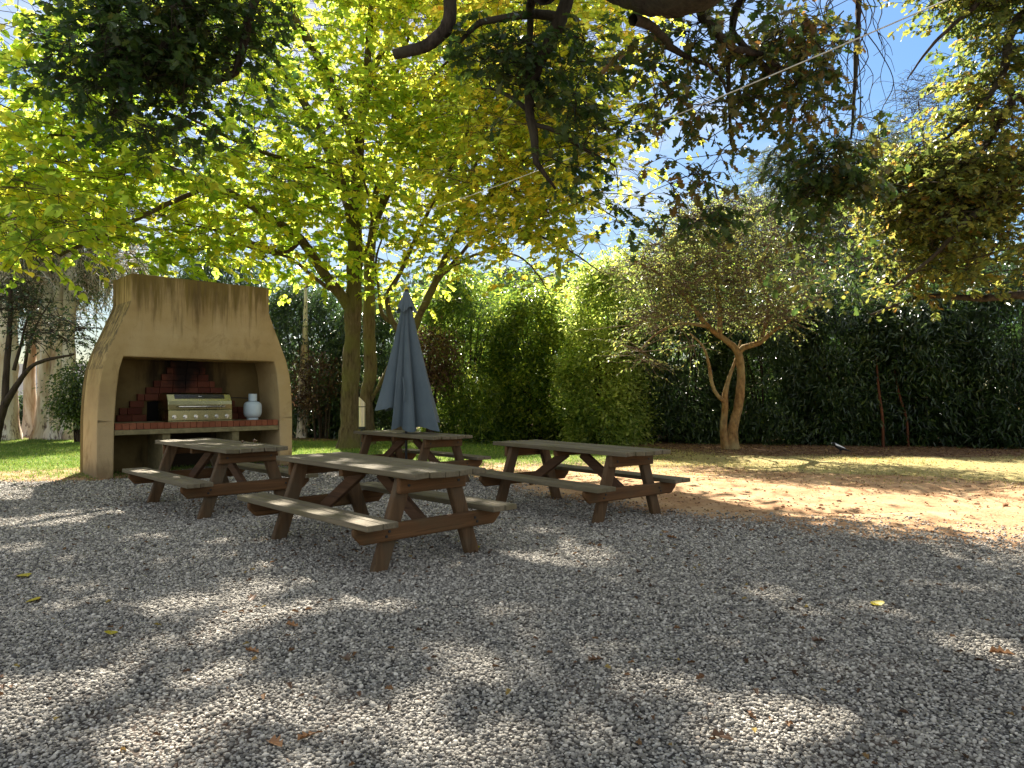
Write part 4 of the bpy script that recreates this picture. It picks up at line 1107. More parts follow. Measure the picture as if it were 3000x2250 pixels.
# ---- the second trunk right behind it
b2 = np.array([at(797, 950, 18.7)[0], 18.7, 0.0]); ln2 = Plant(b2)
ln2.limb([(b2[0], b2[1], -0.2, 0.27), A4(795, 930, 18.7, 0.20), A4(790, 860, 18.6, 0.17), A4(800, 800, 18.6, 0.17), A4(797, 700, 18.5, 0.16), A4(798, 600, 18.5, 0.145), A4(806, 500, 18.4, 0.12), A4(836, 420, 18.3, 0.10), A4(885, 320, 18.2, 0.08), A4(935, 225, 18, 0.065), A4(985, 130, 17.8, 0.05), A4(1040, 20, 17.6, 0.03), A4(1090, -90, 17.5, 0.015)])
ln2.limb([A4(798, 870, 18.6, 0.07), A4(818, 835, 18.4, 0.05), A4(845, 780, 18.2, 0.035), A4(860, 720, 18, 0.015)])
ln2.limb([A4(806, 505, 18.4, 0.08), A4(815, 400, 18.3, 0.075), A4(845, 290, 18.2, 0.06), A4(860, 150, 18, 0.05), A4(905, 20, 17.9, 0.03), A4(930, -100, 17.8, 0.015)])
ln2.limb([A4(890, 310, 18.2, 0.05), A4(900, 220, 18, 0.045), A4(960, 140, 17.6, 0.035), A4(1060, 60, 17, 0.02), A4(1140, 20, 16.6, 0.01)])
le = [E(930, 120, 17.2, 2.4, 2.0, 2.4), E(1010, -60, 16.5, 3.2, 2.6, 2.2), E(900, 330, 17.6, 1.8, 1.6, 1.6), E(1080, 230, 16.0, 1.8, 1.8, 1.5)]
ln2.clumps(crown_points(le, 280, 0.2, okl), 9, 0.5, 10, 0.115, 0.95, 0.25, 0.45, (0.58, 0.17), 0.03, 0.0045)
ln2.build(tree_root('linden_tree', 'second shade tree, its trunk half hidden right behind the thickest one', b2), HEART, M['linden'], M['bark'], 10, shafts=True)

# ---- slender stems fanning to the right behind the umbrella
b3 = np.array([at(862, 950, 18.2)[0], 18.2, 0.0]); ln3 = Plant(b3)
ln3.limb([(b3[0], b3[1], -0.2, 0.20), A4(862, 930, 18.2, 0.15), A4(868, 840, 18, 0.125), A4(885, 740, 17.6, 0.11), A4(903, 690, 17.3, 0.10), A4(935, 620, 16.9, 0.09), A4(985, 510, 16.3, 0.075), A4(1050, 430, 15.4, 0.06), A4(1100, 365, 14.6, 0.045), A4(1180, 320, 13.8, 0.03), A4(1290, 290, 13, 0.015)])
ln3.limb([A4(885, 745, 17.6, 0.08), A4(850, 700, 17.4, 0.07), A4(838, 640, 17.2, 0.062), A4(865, 590, 17, 0.055), A4(905, 500, 16.7, 0.048), A4(955, 400, 16.3, 0.04), A4(1005, 300, 15.9, 0.03), A4(1060, 190, 15.4, 0.018)])
ln3.limb([A4(850, 700, 17.4, 0.05), A4(826, 680, 17.4, 0.05), A4(818, 630, 17.4, 0.04), A4(812, 560, 17.4, 0.03), A4(840, 470, 17.2, 0.02)])
ln3.limb([A4(935, 620, 16.9, 0.055), A4(985, 560, 16.5, 0.045), A4(1050, 500, 15.8, 0.036), A4(1140, 500, 14.8, 0.028), A4(1230, 540, 14, 0.02), A4(1300, 590, 13.4, 0.01)])
ln3.limb([A4(985, 510, 16.3, 0.05), A4(1010, 440, 16, 0.045), A4(1030, 350, 15.6, 0.035), A4(1075, 250, 15.2, 0.02)])
ln3.limb([A4(1050, 430, 15.4, 0.04), A4(1130, 415, 14.6, 0.03), A4(1230, 420, 13.8, 0.022), A4(1330, 470, 13.2, 0.012)])
ln3.limb([A4(935, 622, 16.9, 0.045), A4(960, 590, 16.6, 0.036), A4(1040, 545, 15.8, 0.03), A4(1130, 560, 14.8, 0.02), A4(1190, 640, 14.2, 0.010)])
le = [E(1180, 330, 13.6, 1.9, 1.8, 1.6), E(1330, 330, 12.6, 1.1, 1.2, 1.1), E(1200, 480, 14.2, 1.6, 1.4, 0.75), E(1050, 480, 15.6, 1.5, 1.4, 1.1), E(1180, 90, 13.6, 2.0, 2.0, 2.0), E(930, 520, 16.6, 1.1, 1.1, 0.9), E(1200, 590, 14.2, 0.75, 0.9, 0.42), E(900, 640, 17.2, 0.6, 0.6, 0.5)]
ln3.clumps(crown_points(le, 330, 0.2, okl), 9, 0.48, 10, 0.112, 0.9, 0.25, 0.45, (0.50, 0.18), 0.03, 0.004)
ln3.build(tree_root('linden_tree', 'slender leaning tree with yellowing leaves, its stems fanning out right behind the umbrella', b3), HEART, M['lime'], M['bark'], 9, shafts=True)

# ---- oak overhead: trunk outside the picture at the right, heavy limb across the top
b4 = np.array([4.9, 1.1, 0.0]); ok = Plant(b4)
ok.limb([(4.9, 1.1, -0.2, 0.7), (4.85, 1.15, 0.4, 0.5), (4.6, 1.5, 2.4, 0.44), (4.2, 2.1, 4.0, 0.40), (3.2, 3.6, 5.2, 0.36), (2.25, 5.15, 5.3, 0.34), (1.48, 6.05, 5.0, 0.31), (0.7, 6.9, 5.7, 0.27), (-1.2, 8.0, 6.5, 0.2), (-2.8, 8.8, 6.8, 0.13), (-5, 9.6, 7.4, 0.06)], 0.03, 0.12)
ok.limb([(4.4, 1.8, 3.2, 0.3), (3.4, 1.2, 5.0, 0.25), (1.0, 1.5, 7.0, 0.17), (-2, 3, 8.4, 0.08)])
ok.limb([(3.6, 3.0, 4.9, 0.22), (4.0, 5.0, 6.2, 0.16), (4.2, 7.0, 6.7, 0.11), (4.15, 8.2, 6.5, 0.07), (*at(1860, -30, 8.3), 0.045), (*at(1855, 60, 8.3), 0.035), (*at(1850, 150, 8.35), 0.025), (*at(1838, 300, 8.4), 0.012)])
for pts in ([(0.3, 7.0, 5.4, 0.10), A4(1240, -50, 7.7, 0.085), A4(1205, 60, 7.8, 0.075), A4(1160, 160, 8, 0.062), A4(1142, 230, 8, 0.055), A4(1155, 300, 8, 0.045), A4(1160, 345, 8, 0.035), A4(1200, 408, 8.2, 0.015)],
            [A4(1150, 230, 8, 0.035), A4(1135, 190, 8.05, 0.034), A4(1140, 110, 8, 0.034), A4(1147, 40, 7.9, 0.04), (0.2, 7.1, 5.45, 0.05)],
            [A4(1212, 40, 7.8, 0.06), A4(1160, 33, 7.8, 0.05), A4(1090, 38, 7.8, 0.042), A4(1035, 52, 7.9, 0.035), A4(990, 95, 8, 0.02)],
            [(-0.9, 7.9, 6.1, 0.10), A4(968, -60, 7.8, 0.09), A4(970, 50, 7.8, 0.075), A4(930, 92, 7.8, 0.07), A4(850, 118, 7.8, 0.055)],
            [(-2.3, 8.6, 6.6, 0.08), A4(590, -60, 8.6, 0.06), A4(545, 10, 8.6, 0.052), A4(520, 110, 8.7, 0.045), A4(490, 165, 8.7, 0.04), A4(420, 175, 8.8, 0.034), A4(385, 205, 8.8, 0.024)],
            [(-3.4, 9.0, 6.95, 0.06), A4(430, -50, 8.6, 0.05), A4(400, 30, 8.5, 0.045), A4(330, 120, 8.4, 0.035), A4(290, 190, 8.4, 0.025), A4(230, 250, 8.4, 0.012)],
            [(1.9, 5.5, 5.05, 0.06), A4(1515, 10, 6.9, 0.05), A4(1545, 60, 7, 0.042), A4(1590, 108, 7.1, 0.034), A4(1640, 122, 7.3, 0.026), A4(1700, 150, 7.6, 0.014)],
            [(2.3, 4.9, 5.2, 0.06), A4(1590, 30, 7.2, 0.042), A4(1612, 100, 7.3, 0.036), A4(1660, 146, 7.5, 0.03), A4(1725, 152, 7.7, 0.018)],
            [A4(1625, 105, 7.4, 0.03), A4(1585, 110, 7.4, 0.028), A4(1572, 160, 7.5, 0.024), A4(1580, 260, 7.6, 0.018), A4(1590, 330, 7.8, 0.010)],
            [(1.1, 6.3, 4.75, 0.05), A4(1430, 80, 6.8, 0.038), A4(1480, 115, 7.1, 0.03), A4(1540, 150, 7.3, 0.02), A4(1570, 200, 7.5, 0.012)],
            [A4(1155, 270, 8, 0.028), A4(1200, 285, 8, 0.024), A4(1260, 320, 8.1, 0.018), A4(1330, 360, 8.2, 0.010)],
            [A4(1150, 245, 8, 0.03), A4(1100, 205, 8.1, 0.024), A4(1040, 190, 8.2, 0.014)]):
    ok.limb(pts, 0.035, 0.1)
# bare hanging twigs
for k in range(24):
    u0 = rng.uniform(1765, 1905); v0 = rng.uniform(-20, 150); y0 = 8.3 + rng.normal(0, 0.2); ln_ = rng.uniform(110, 300)
    pts = [(*at(1850 + (u0 - 1850) * 0.4, v0 - 45, 8.3), 0.008)]; u = u0
    for q in range(5):
        pts.append((*at(u, v0 + ln_ * q / 4, y0 + rng.normal(0, 0.05)), 0.007 - 0.001 * q)); u += rng.normal(0, 16)
    ok.twigs.append(catmull(np.array(pts), 0.08))
    for q in (2, 3, 4):
        a = np.array(pts[q]); s_ = rng.choice([-1, 1]); d_ = np.array([s_ * rng.uniform(0.05, 0.16), rng.normal(0, 0.06), -rng.uniform(0.12, 0.34), 0])
        ok.twigs.append(catmull(np.array([[*a[:3], 0.0042], [*(a + d_ * [0.6, 0.6, 0.35, 0])[:3], 0.0035], [*(a + d_)[:3], 0.0025]]), 0.06))
dk = [E(230, 60, 8.5, 0.5, 0.6, 0.4), E(330, 130, 8.6, 0.55, 0.6, 0.4), E(430, 70, 8.6, 0.6, 0.6, 0.45), E(480, 190, 8.8, 0.45, 0.5, 0.3), E(260, 200, 8.4, 0.5, 0.5, 0.3), E(180, 150, 8.3, 0.35, 0.5, 0.25), E(540, 40, 8.7, 0.45, 0.6, 0.3), E(380, 240, 8.6, 0.42, 0.5, 0.22), E(580, 250, 8.9, 0.36, 0.4, 0.2), E(330, 290, 8.4, 0.35, 0.4, 0.14), E(660, 285, 9.0, 0.25, 0.3, 0.12), E(560, 130, 8.9, 0.3, 0.4, 0.25), E(300, 0, 8.4, 0.8, 0.7, 0.3)]
ok.clumps(crown_points(dk, 112), 7, 0.28, 6, 0.125, 0.40, 0.25, 0.6, (0.22, 0.14), 0.022, 0.004)
dk = [E(1050, 110, 8.0, 0.36, 0.4, 0.28), E(1120, 130, 8.0, 0.36, 0.4, 0.3), E(1220, 190, 8.0, 0.3, 0.4, 0.3), E(1250, 300, 8.0, 0.42, 0.4, 0.36), E(1110, 220, 8.1, 0.35, 0.3, 0.16), E(1230, 120, 7.9, 0.3, 0.3, 0.25), E(1325, 430, 8.2, 0.16, 0.25, 0.36), E(1340, 490, 8.2, 0.16, 0.2, 0.18)]
ok.clumps(crown_points(dk, 44), 6, 0.28, 6, 0.12, 0.36, 0.3, 0.6, (0.25, 0.16), 0.02, 0.004)
dk = [E(1440, 130, 7.4, 0.40, 0.4, 0.36), E(1430, 220, 7.5, 0.26, 0.3, 0.22), E(1560, 190, 7.5, 0.42, 0.4, 0.30), E(1560, 290, 7.7, 0.30, 0.3, 0.24), E(1690, 120, 7.6, 0.55, 0.4, 0.42), E(1720, 230, 7.9, 0.42, 0.4, 0.35), E(1530, 380, 8.0, 0.30, 0.3, 0.22), E(1460, 400, 8.0, 0.2, 0.3, 0.2), E(1540, 40, 7.2, 0.35, 0.3, 0.25), E(1830, 300, 8.4, 0.26, 0.3, 0.4), E(1760, 50, 8.0, 0.4, 0.4, 0.22)]
ok.clumps(crown_points(dk, 78), 6, 0.26, 5, 0.115, 0.36, 0.4, 0.6, (0.55, 0.22), 0.018, 0.0038, 0.25)
dk = [E(1770, 480, 8.6, 0.38, 0.4, 0.6), E(1740, 600, 8.8, 0.26, 0.35, 0.42), E(1800, 380, 8.5, 0.36, 0.35, 0.4), E(1500, 480, 8.1, 0.2, 0.25, 0.2)]
ok.clumps(crown_points(dk, 76), 6, 0.28, 6, 0.12, 0.36, 0.4, 0.6, (0.33, 0.18), 0.018, 0.0038, 0.35)
ok.clumps(crown_points([(np.array([-0.8, 7.4, 8.5]), np.array([5.2, 3.6, 1.1])), (np.array([1.0, 3.0, 8.0]), np.array([4.5, 3.0, 1.3]))], 80), 7, 0.45, 9, 0.13, 0.8, 0.25, 0.5, (0.4, 0.2), 0.04, 0.005)
ok.build(tree_root('oak_tree', 'spreading oak whose heavy dark limb crosses the top of the picture, twigs hanging down', b4), OAK, M['oak'], M['oak_bark'], 18, shafts=True)

# ---- golden oak at the right edge
b5 = np.array([12.6, 13.6, 0.0]); go = Plant(b5)
go.limb([(12.6, 13.6, -0.2, 0.5), (12.5, 13.6, 1.5, 0.36), (12.2, 13.5, 4.0, 0.30), (11.6, 13.4, 6.5, 0.24), (10.5, 13.2, 9.0, 0.14), (9.5, 13, 11, 0.05)])
go.limb([(12.3, 13.5, 3.6, 0.2), A4(2290, 380, 13.3, 0.14), A4(2200, 215, 13.2, 0.10)][:2] + [A4(2210, 385, 13.2, 0.10), A4(2150, 430, 13.1, 0.08), A4(2085, 480, 13, 0.06), A4(2010, 560, 13.2, 0.04), A4(1930, 620, 13.6, 0.02)])
go.limb([(11.9, 13.4, 5.6, 0.16), A4(2212, 210, 13, 0.09), A4(2185, 225, 13, 0.08), A4(2130, 305, 13, 0.065), A4(2060, 400, 13.2, 0.045), A4(1990, 440, 13.6, 0.02)])
go.limb([(11.6, 13.4, 6.6, 0.15), A4(2230, 40, 12.8, 0.09), A4(2178, 85, 12.8, 0.08), A4(2168, 150, 12.8, 0.065), A4(2120, 225, 12.9, 0.05), A4(2040, 300, 13.2, 0.03), A4(1960, 330, 13.5, 0.012)])
go.limb([(11.5, 13.4, 6.8, 0.14), A4(2190, -40, 12.6, 0.07), A4(2100, 20, 12.6, 0.05), A4(2020, 90, 12.6, 0.03), A4(1960, 170, 12.8, 0.012)])
go.limb([(12.4, 13.6, 2.6, 0.14), A4(2250, 640, 13.8, 0.09), A4(2120, 645, 14, 0.07), A4(2000, 640, 14.3, 0.05), A4(1880, 680, 14.6, 0.02)])
ge = [E(2060, 420, 13.6, 1.7, 1.2, 1.2), E(1960, 470, 14.2, 1.3, 1.1, 1.0), E(2190, 150, 12.8, 0.85, 0.9, 1.2), E(2120, 230, 12.9, 0.7, 0.8, 0.6), E(2180, 560, 13.2, 0.9, 1.0, 0.65), E(1990, 580, 14.2, 1.4, 1.0, 0.5), E(1880, 640, 14.6, 0.8, 0.8, 0.42), E(2065, 120, 12.6, 0.4, 0.6, 0.3), E(2120, 20, 12.6, 0.6, 0.7, 0.35), E(2190, -100, 12.6, 1.6, 1.5, 1.0), E(1850, 560, 14.8, 0.9, 0.8, 0.6), E(1900, 440, 14.6, 1.1, 0.9, 0.7), E(1960, 380, 14.2, 1.1, 0.9, 0.6), E(2120, 380, 13.4, 1.2, 1.0, 0.9)]
go.clumps(crown_points(ge, 470), 8, 0.36, 8, 0.125, 0.62, 0.25, 0.55, (0.47, 0.22), 0.03, 0.0045)
go.build(tree_root('oak_tree', 'golden green oak reaching in from the right edge above the dark hedge', b5), OAK, M['gold_oak'], M['oak_bark'], 9, shafts=True)

# ---- small crooked tree at the hedge
b6 = np.array([at(1578, 972, 16.75)[0], 16.75, 0.0]); b6[2] = float(gheight(b6[0], b6[1])); st = Plant(b6)
st.limb([(b6[0] + 0.06, b6[1], -0.15, 0.21), (b6[0] + 0.06, b6[1], 0.12, 0.16), A4(1582, 930, 16.75, 0.125), A4(1596, 870, 16.75, 0.108), A4(1601, 810, 16.75, 0.1), A4(1594, 760, 16.75, 0.088), A4(1572, 738, 16.7, 0.07), A4(1530, 705, 16.5, 0.056), A4(1490, 655, 16.2, 0.045), A4(1460, 620, 16.0, 0.035), A4(1420, 590, 15.8, 0.025), A4(1360, 560, 15.6, 0.02)], 0.012)
st.limb([(b6[0] - 0.07, b6[1] - 0.03, -0.15, 0.14), A4(1563, 930, 16.7, 0.09), A4(1566, 880, 16.7, 0.08), A4(1566, 850, 16.7, 0.07), A4(1575, 815, 16.75, 0.05), A4(1588, 780, 16.8, 0.035), A4(1600, 735, 16.9, 0.02)], 0.008)
st.limb([A4(1566, 868, 16.7, 0.06), A4(1550, 855, 16.6, 0.05), A4(1538, 830, 16.6, 0.045), A4(1532, 790, 16.6, 0.038), A4(1520, 750, 16.5, 0.028), A4(1490, 720, 16.3, 0.015)], 0.008)
st.limb([A4(1594, 768, 16.75, 0.08), A4(1605, 750, 16.7, 0.068), A4(1640, 740, 16.5, 0.056), A4(1672, 715, 16.3, 0.045), A4(1710, 690, 16.2, 0.03), A4(1760, 650, 16, 0.02)])
st.limb([A4(1555, 722, 16.65, 0.07), A4(1555, 650, 16.6, 0.055), A4(1540, 560, 16.6, 0.045), A4(1548, 500, 16.6, 0.035), A4(1530, 430, 16.6, 0.018)])
st.limb([A4(1492, 660, 16.2, 0.045), A4(1470, 580, 16.2, 0.036), A4(1440, 520, 16.2, 0.026), A4(1400, 460, 16.2, 0.012)])
st.limb([A4(1640, 740, 16.5, 0.05), A4(1660, 660, 16.6, 0.042), A4(1640, 580, 16.7, 0.032), A4(1680, 500, 16.8, 0.016)])
st.limb([A4(1530, 705, 16.5, 0.05), A4(1470, 700, 16, 0.036), A4(1420, 720, 15.7, 0.024), A4(1380, 760, 15.5, 0.01)])
se = [E(1600, 690, 16.3, 1.0, 0.8, 0.4), E(1700, 620, 16.3, 0.7, 0.8, 0.5), E(1480, 520, 16.3, 0.9, 0.9, 0.7), E(1650, 520, 16.6, 0.8, 0.8, 0.6), E(1540, 560, 16.4, 1.5, 1.3, 1.1), E(1440, 600, 16.0, 1.0, 1.0, 0.8), E(1420, 690, 15.8, 0.8, 0.8, 0.45), E(1640, 640, 16.4, 0.9, 0.9, 0.7), E(1560, 470, 16.5, 0.8, 0.8, 0.5), E(1360, 580, 15.9, 0.6, 0.7, 0.35)]
se += [E(1390, 690, 15.6, 0.6, 0.7, 0.4), E(1400, 760, 15.5, 0.5, 0.5, 0.25), E(1490, 740, 15.9, 0.6, 0.5, 0.2)]
st.clumps(crown_points(se, 300), 8, 0.34, 6, 0.085, 0.6, 0.1, 0.7, (0.40, 0.25), 0.024, 0.005, 0.0, 0.25)
st.build(tree_root('small_tree', 'small crooked tree with a pale three stemmed trunk and sparse leaves before the hedge', b6), OVAL, M['sparse'], M['small_bark'], 10, twigbark=M['twig_bark'])


# ---- hedge shrubs
def shrub(name, label, x, y, hw, hd, h, n, mat, shape, size, lv, stem='dark_bark', ns=9, droop=0.55, cat='shrub', grp=None, low=0.0, ncl=None, rad=0.5, top=1.0):
    b = np.array([x, y, float(gheight(x, y))]); s = Plant(b)
    for k in range(ns):
        a = rng.uniform(0, 6.28); r0 = rng.uniform(0, 0.3); r1 = rng.uniform(0.3, 0.75); z1 = h * rng.uniform(0.65, 0.92)
        ca, sa = math.cos(a), math.sin(a)
        s.limb([(x + hw * r0 * ca, y + hd * r0 * sa, -0.1, 0.035), (x + hw * (r0 + 0.1) * ca, y + hd * (r0 + 0.1) * sa, z1 * 0.45, 0.027), (x + hw * r1 * ca, y + hd * r1 * sa, z1, 0.01)], 0.03, 0.3)
    ncl = ncl or int(hw * h * 26)
    # clump centres over a rounded box
    t = rng.uniform(0, 1, ncl); t[:ncl // 5] *= 0.3; z = low + (h - low) * t * top
    prof = np.clip(1.05 - np.clip((t - 0.55) / 0.45, 0, 1) ** 2.2 * 0.75 - 0.18 * (1 - t) , 0.12, 1)
    a = rng.uniform(0, 6.28, ncl); rr = rng.uniform(0.5, 1.0, ncl) ** 0.5 * prof * (1 + 0.14 * np.sin(3 * a + x) + 0.10 * np.sin(5 * a + 7 * t + y))
    c = np.stack([x + hw * rr * np.cos(a), y + hd * rr * np.sin(a), b[2] + z], 1)
    P = []; nl = n // ncl
    off = rng.normal(0, 1, (ncl, nl, 3)) * rad * np.array([0.5, 0.5, 0.42])
    P = c[:, None] + off
    P[..., 2] = np.maximum(P[..., 2], b[2] + 0.03)
    outw = np.stack([np.cos(a), np.sin(a), 0 * a], 1)[:, None]
    D = outw * 0.7 + rng.normal(0, 0.55, (ncl, nl, 3)) + np.array([0, 0, -droop])
    U = np.array([0, 0, 0.9]) + outw * 0.5 + rng.normal(0, 0.45, (ncl, nl, 3))
    S = size * rng.uniform(0.6, 1.4, (ncl, nl)); v = lv[0] + rng.normal(0, 0.12, (ncl, 1)) + rng.normal(0, lv[1], (ncl, nl))
    s.L.append((P.reshape(-1, 3), D.reshape(-1, 3), U.reshape(-1, 3), S.ravel(), np.clip(v.ravel(), 0, 1)))
    q = rng.permutation(ncl)[:int(ncl * 0.4)]
    for i in q:
        j = int(np.argmin(np.linalg.norm(s.nodes - c[i], axis=1))); s.twigs.append(catmull(np.array([[*s.nodes[j], 0.009], [*((s.nodes[j] + c[i]) / 2 + [0, 0, 0.1]), 0.007], [*c[i], 0.004]]), 0.3))
    root = thing(name, label, cat, tuple(b), 0, grp)
    s.build(root, shape, mat, M[stem], 6, 3, 'stems', 'foliage', 'branches')
    return root


shrub('bamboo', 'dark green bamboo clump just right of the folded umbrella', at(1005, 900, 20.3)[0], 20.4, 1.35, 0.9, 4.7, 42000, M['bamboo'], LANCE, 0.15, (0.36, 0.26), droop=0.25, ns=16)
shrub('bamboo', 'paler bamboo clump between the dark bamboo and the brightest bush', at(1150, 900, 20.8)[0], 20.9, 1.25, 0.9, 4.3, 44000, M['bamboo'], OVAL, 0.105, (0.5, 0.28), droop=0.25, ns=16)
shrub('bush', 'bright pale green bush catching the sun left of the small crooked tree', at(1305, 900, 19.6)[0], 19.7, 1.05, 0.9, 4.9, 40000, M['bright_bush'], OVAL, 0.115, (0.5, 0.28), droop=0.25, ns=12)
shrub('hedge_shrub', 'dark leafy shrub directly behind the small crooked tree', at(1460, 900, 20.3)[0], 20.3, 1.7, 1.0, 4.6, 42000, M['laurel'], LANCE, 0.17, (0.55, 0.2), grp='dark shrubs of the long hedge')
shrub('hedge_shrub', 'dark hedge shrub just right of the small crooked tree', 7.2, 19.9, 1.6, 1.0, 3.9, 40000, M['laurel'], LANCE, 0.15, (0.55, 0.28), grp='dark shrubs of the long hedge')
shrub('hedge_shrub', 'dark hedge shrub above the black and white bird', 9.2, 19.5, 1.6, 1.0, 4.5, 40000, M['laurel'], LANCE, 0.18, (0.5, 0.28), grp='dark shrubs of the long hedge')
hs = shrub('hedge_shrub', 'dark hedge shrub with two bare reddish stems showing', 11.1, 19.0, 1.6, 0.9, 4.1, 36000, M['laurel'], LANCE, 0.2, (0.45, 0.28), grp='dark shrubs of the long hedge', low=0.2)
P2 = [catmull([(*(at(1908, 962, 18.0) * [1, 1, 0]), 0.038), (*at(1906, 900, 18.05), 0.034), (*at(1898, 840, 18.25), 0.03), (*at(1890, 740, 18.9), 0.02)], 0.15),
      catmull([(*(at(1962, 962, 18.1) * [1, 1, 0]), 0.032), (*at(1958, 905, 18.1), 0.028), (*at(1942, 850, 18.25), 0.026), (*at(1925, 760, 18.9), 0.02)], 0.15)]
for q in P2:
    V, Q = tube_np([q], 8); np_mesh('red_stem', V - np.array(hs.location), [Q], M['red_bark'], hs, True)
shrub('hedge_shrub', 'dark hedge shrub at the right edge of the photo, light specks through it', 13.3, 18.4, 1.7, 0.9, 4.5, 36000, M['laurel'], LANCE, 0.18, (0.42, 0.2), grp='dark shrubs of the long hedge')
shrub('maple_shrub', 'reddish brown maple showing right of the folded umbrella', at(930, 780, 19.4)[0], 19.5, 0.6, 0.5, 3.1, 4500, M['red_maple'], OVAL, 0.09, (0.5, 0.2), low=1.6, ncl=60)
shrub('maple_shrub', 'reddish brown maple low between the fireplace and the thick trunk', at(688, 800, 21)[0], 21.4, 0.8, 0.6, 2.5, 3500, M['red_maple'], OVAL, 0.09, (0.35, 0.2), low=0.9, ncl=70)
shrub('evergreen_shrub', 'dark evergreen shrub between the fireplace and the thick trunk', at(665, 800, 23)[0], 23.0, 1.5, 1.0, 4.9, 26000, M['laurel'], LANCE, 0.17, (0.4, 0.2))
shrub('evergreen_shrub', 'dark evergreen shrub hidden behind the second trunk', at(790, 800, 22.2)[0], 22.2, 1.3, 1.0, 4.2, 24000, M['laurel'], LANCE, 0.16, (0.45, 0.2))
shrub('evergreen_shrub', 'dark evergreen rising behind the fireplace top', at(470, 600, 24)[0], 24.0, 2.3, 1.4, 6.2, 30000, M['laurel'], LANCE, 0.2, (0.45, 0.2))


# ---- the wood beyond the hedge, one mass
def wood():
    n = 1500; x = rng.uniform(-34, 46, n); y = rng.uniform(25, 31, n); top = np.interp(x, [-40, 2, 6, 50], [6.6, 6.2, 5.2, 5.6]) + 1.0 * gnoise(x, y, 0.5, 31) + np.clip(x - 6, 0, 20) * 0.05
    z = rng.uniform(0, 1, n) ** 0.9 * top - 1.0 * (x < -8); k = ~((x < -11.5) & (x > -27)); x, y, z = x[k], y[k], z[k]; n = len(x)
    c = np.stack([x, y, z], 1); nl = 34
    P = c[:, None] + rng.normal(0, 1, (n, nl, 3)) * [0.6, 0.6, 0.5]; D = rng.normal(0, 0.7, (n, nl, 3)) + [0, -0.3, -0.4]; U = rng.normal(0, 0.6, (n, nl, 3)) + [0, -0.3, 0.8]
    S = 0.36 * rng.uniform(0.6, 1.3, (n, nl)); lv = np.clip(rng.normal(0.5, 0.12, (n, 1)) + rng.normal(0, 0.2, (n, nl)), 0, 1)
    V, Fc, l2 = leaves(OVAL, P.reshape(-1, 3), D.reshape(-1, 3), U.reshape(-1, 3), S.ravel(), lv.ravel())
    tag(np_mesh('wood', V, Fc, M['laurel'], None, False, {'lv': l2}), 'dark mass of trees beyond the hedge', 'wood', None, 'stuff')


wood()

# ---- trees further off
def far_tree(name, label, base, top_pts, ells, n, mat, size, shape=OVAL, bark='dark_bark', ns=8, nl=10, rad=1.1, lv=(0.5, 0.2), r0=0.25, droop=0.4):
    b = np.array([*base[:2], float(gheight(base[0], base[1]))]); p = Plant(b)
    p.limb([(b[0], b[1], b[2] - 0.3, r0)] + [(*q[:3], q[3]) for q in top_pts], 0.05, 0.5)
    p.clumps(crown_points(ells, n), ns, 0.6, nl, size, rad, droop, 0.6, lv, 0.06, 0.012, 0.0, 0.1)
    p.build(tree_root(name, label, b, None), shape, mat, M[bark], 8, 3)


far_tree('gum_tree', 'feathery grey green gum tree rising behind the small crooked tree', (10.2, 33, 0), [(10.3, 33, 5, 0.22), (10.0, 33, 9, 0.12), (9.6, 33, 11.5, 0.03)], [E(1500, 560, 33, 2.0, 1.6, 1.6), E(1580, 480, 33, 2.2, 1.6, 1.4), E(1640, 560, 33, 1.8, 1.4, 1.5), E(1480, 490, 33, 0.9, 0.9, 0.6), E(1560, 640, 33, 3.0, 1.6, 1.6), E(1430, 600, 33, 1.6, 1.4, 1.2), E(1680, 640, 33, 2.0, 1.4, 1.8)], 330, M['gum'], 0.2, LANCE)
far_tree('gum_tree', 'rounded green tree top left of the hanging twigs against the sky', (15.5, 38, 0), [(15.6, 38, 7, 0.25), (15.8, 38, 12, 0.12), (15.9, 38, 14.5, 0.04)], [E(1690, 380, 38, 1.9, 1.6, 1.5), E(1720, 450, 38, 1.8, 1.4, 1.4), E(1650, 450, 38, 1.3, 1.2, 1.0), E(1640, 520, 38, 1.8, 1.2, 1.2), E(1760, 540, 38, 2.4, 1.5, 2.2), E(1700, 620, 38, 2.4, 1.5, 1.6)], 260, M['gum'], 0.24, LANCE, lv=(0.55, 0.2))
far_tree('gum_tree', 'tall tree top seen behind the hanging twigs', (21, 41, 0), [(21, 41, 8, 0.25), (20.8, 41, 13, 0.12), (20.7, 41, 15.5, 0.04)], [E(1855, 350, 41, 1.8, 1.5, 1.6), E(1820, 420, 41, 1.8, 1.4, 1.4), E(1880, 420, 41, 1.8, 1.4, 1.4), E(1850, 520, 41, 2.8, 1.5, 2.2), E(1800, 620, 41, 2.6, 1.5, 2.0)], 260, M['gum'], 0.25, LANCE, lv=(0.5, 0.2))
far_tree('gum_tree', 'tallest rounded tree top left of the golden oak against the sky', (24.5, 42, 0), [(24.5, 42, 9, 0.28), (24.4, 42, 15, 0.13), (24.2, 42, 17.5, 0.04)], [E(1960, 300, 42, 2.1, 1.6, 1.4), E(2000, 370, 42, 2.2, 1.6, 1.5), E(1920, 350, 42, 1.4, 1.2, 1.0), E(1970, 460, 42, 3.0, 1.6, 2.2), E(2080, 420, 42, 3.0, 1.6, 3.0), E(1960, 600, 42, 3.6, 1.6, 2.2)], 330, M['gum'], 0.25, LANCE, lv=(0.5, 0.2))
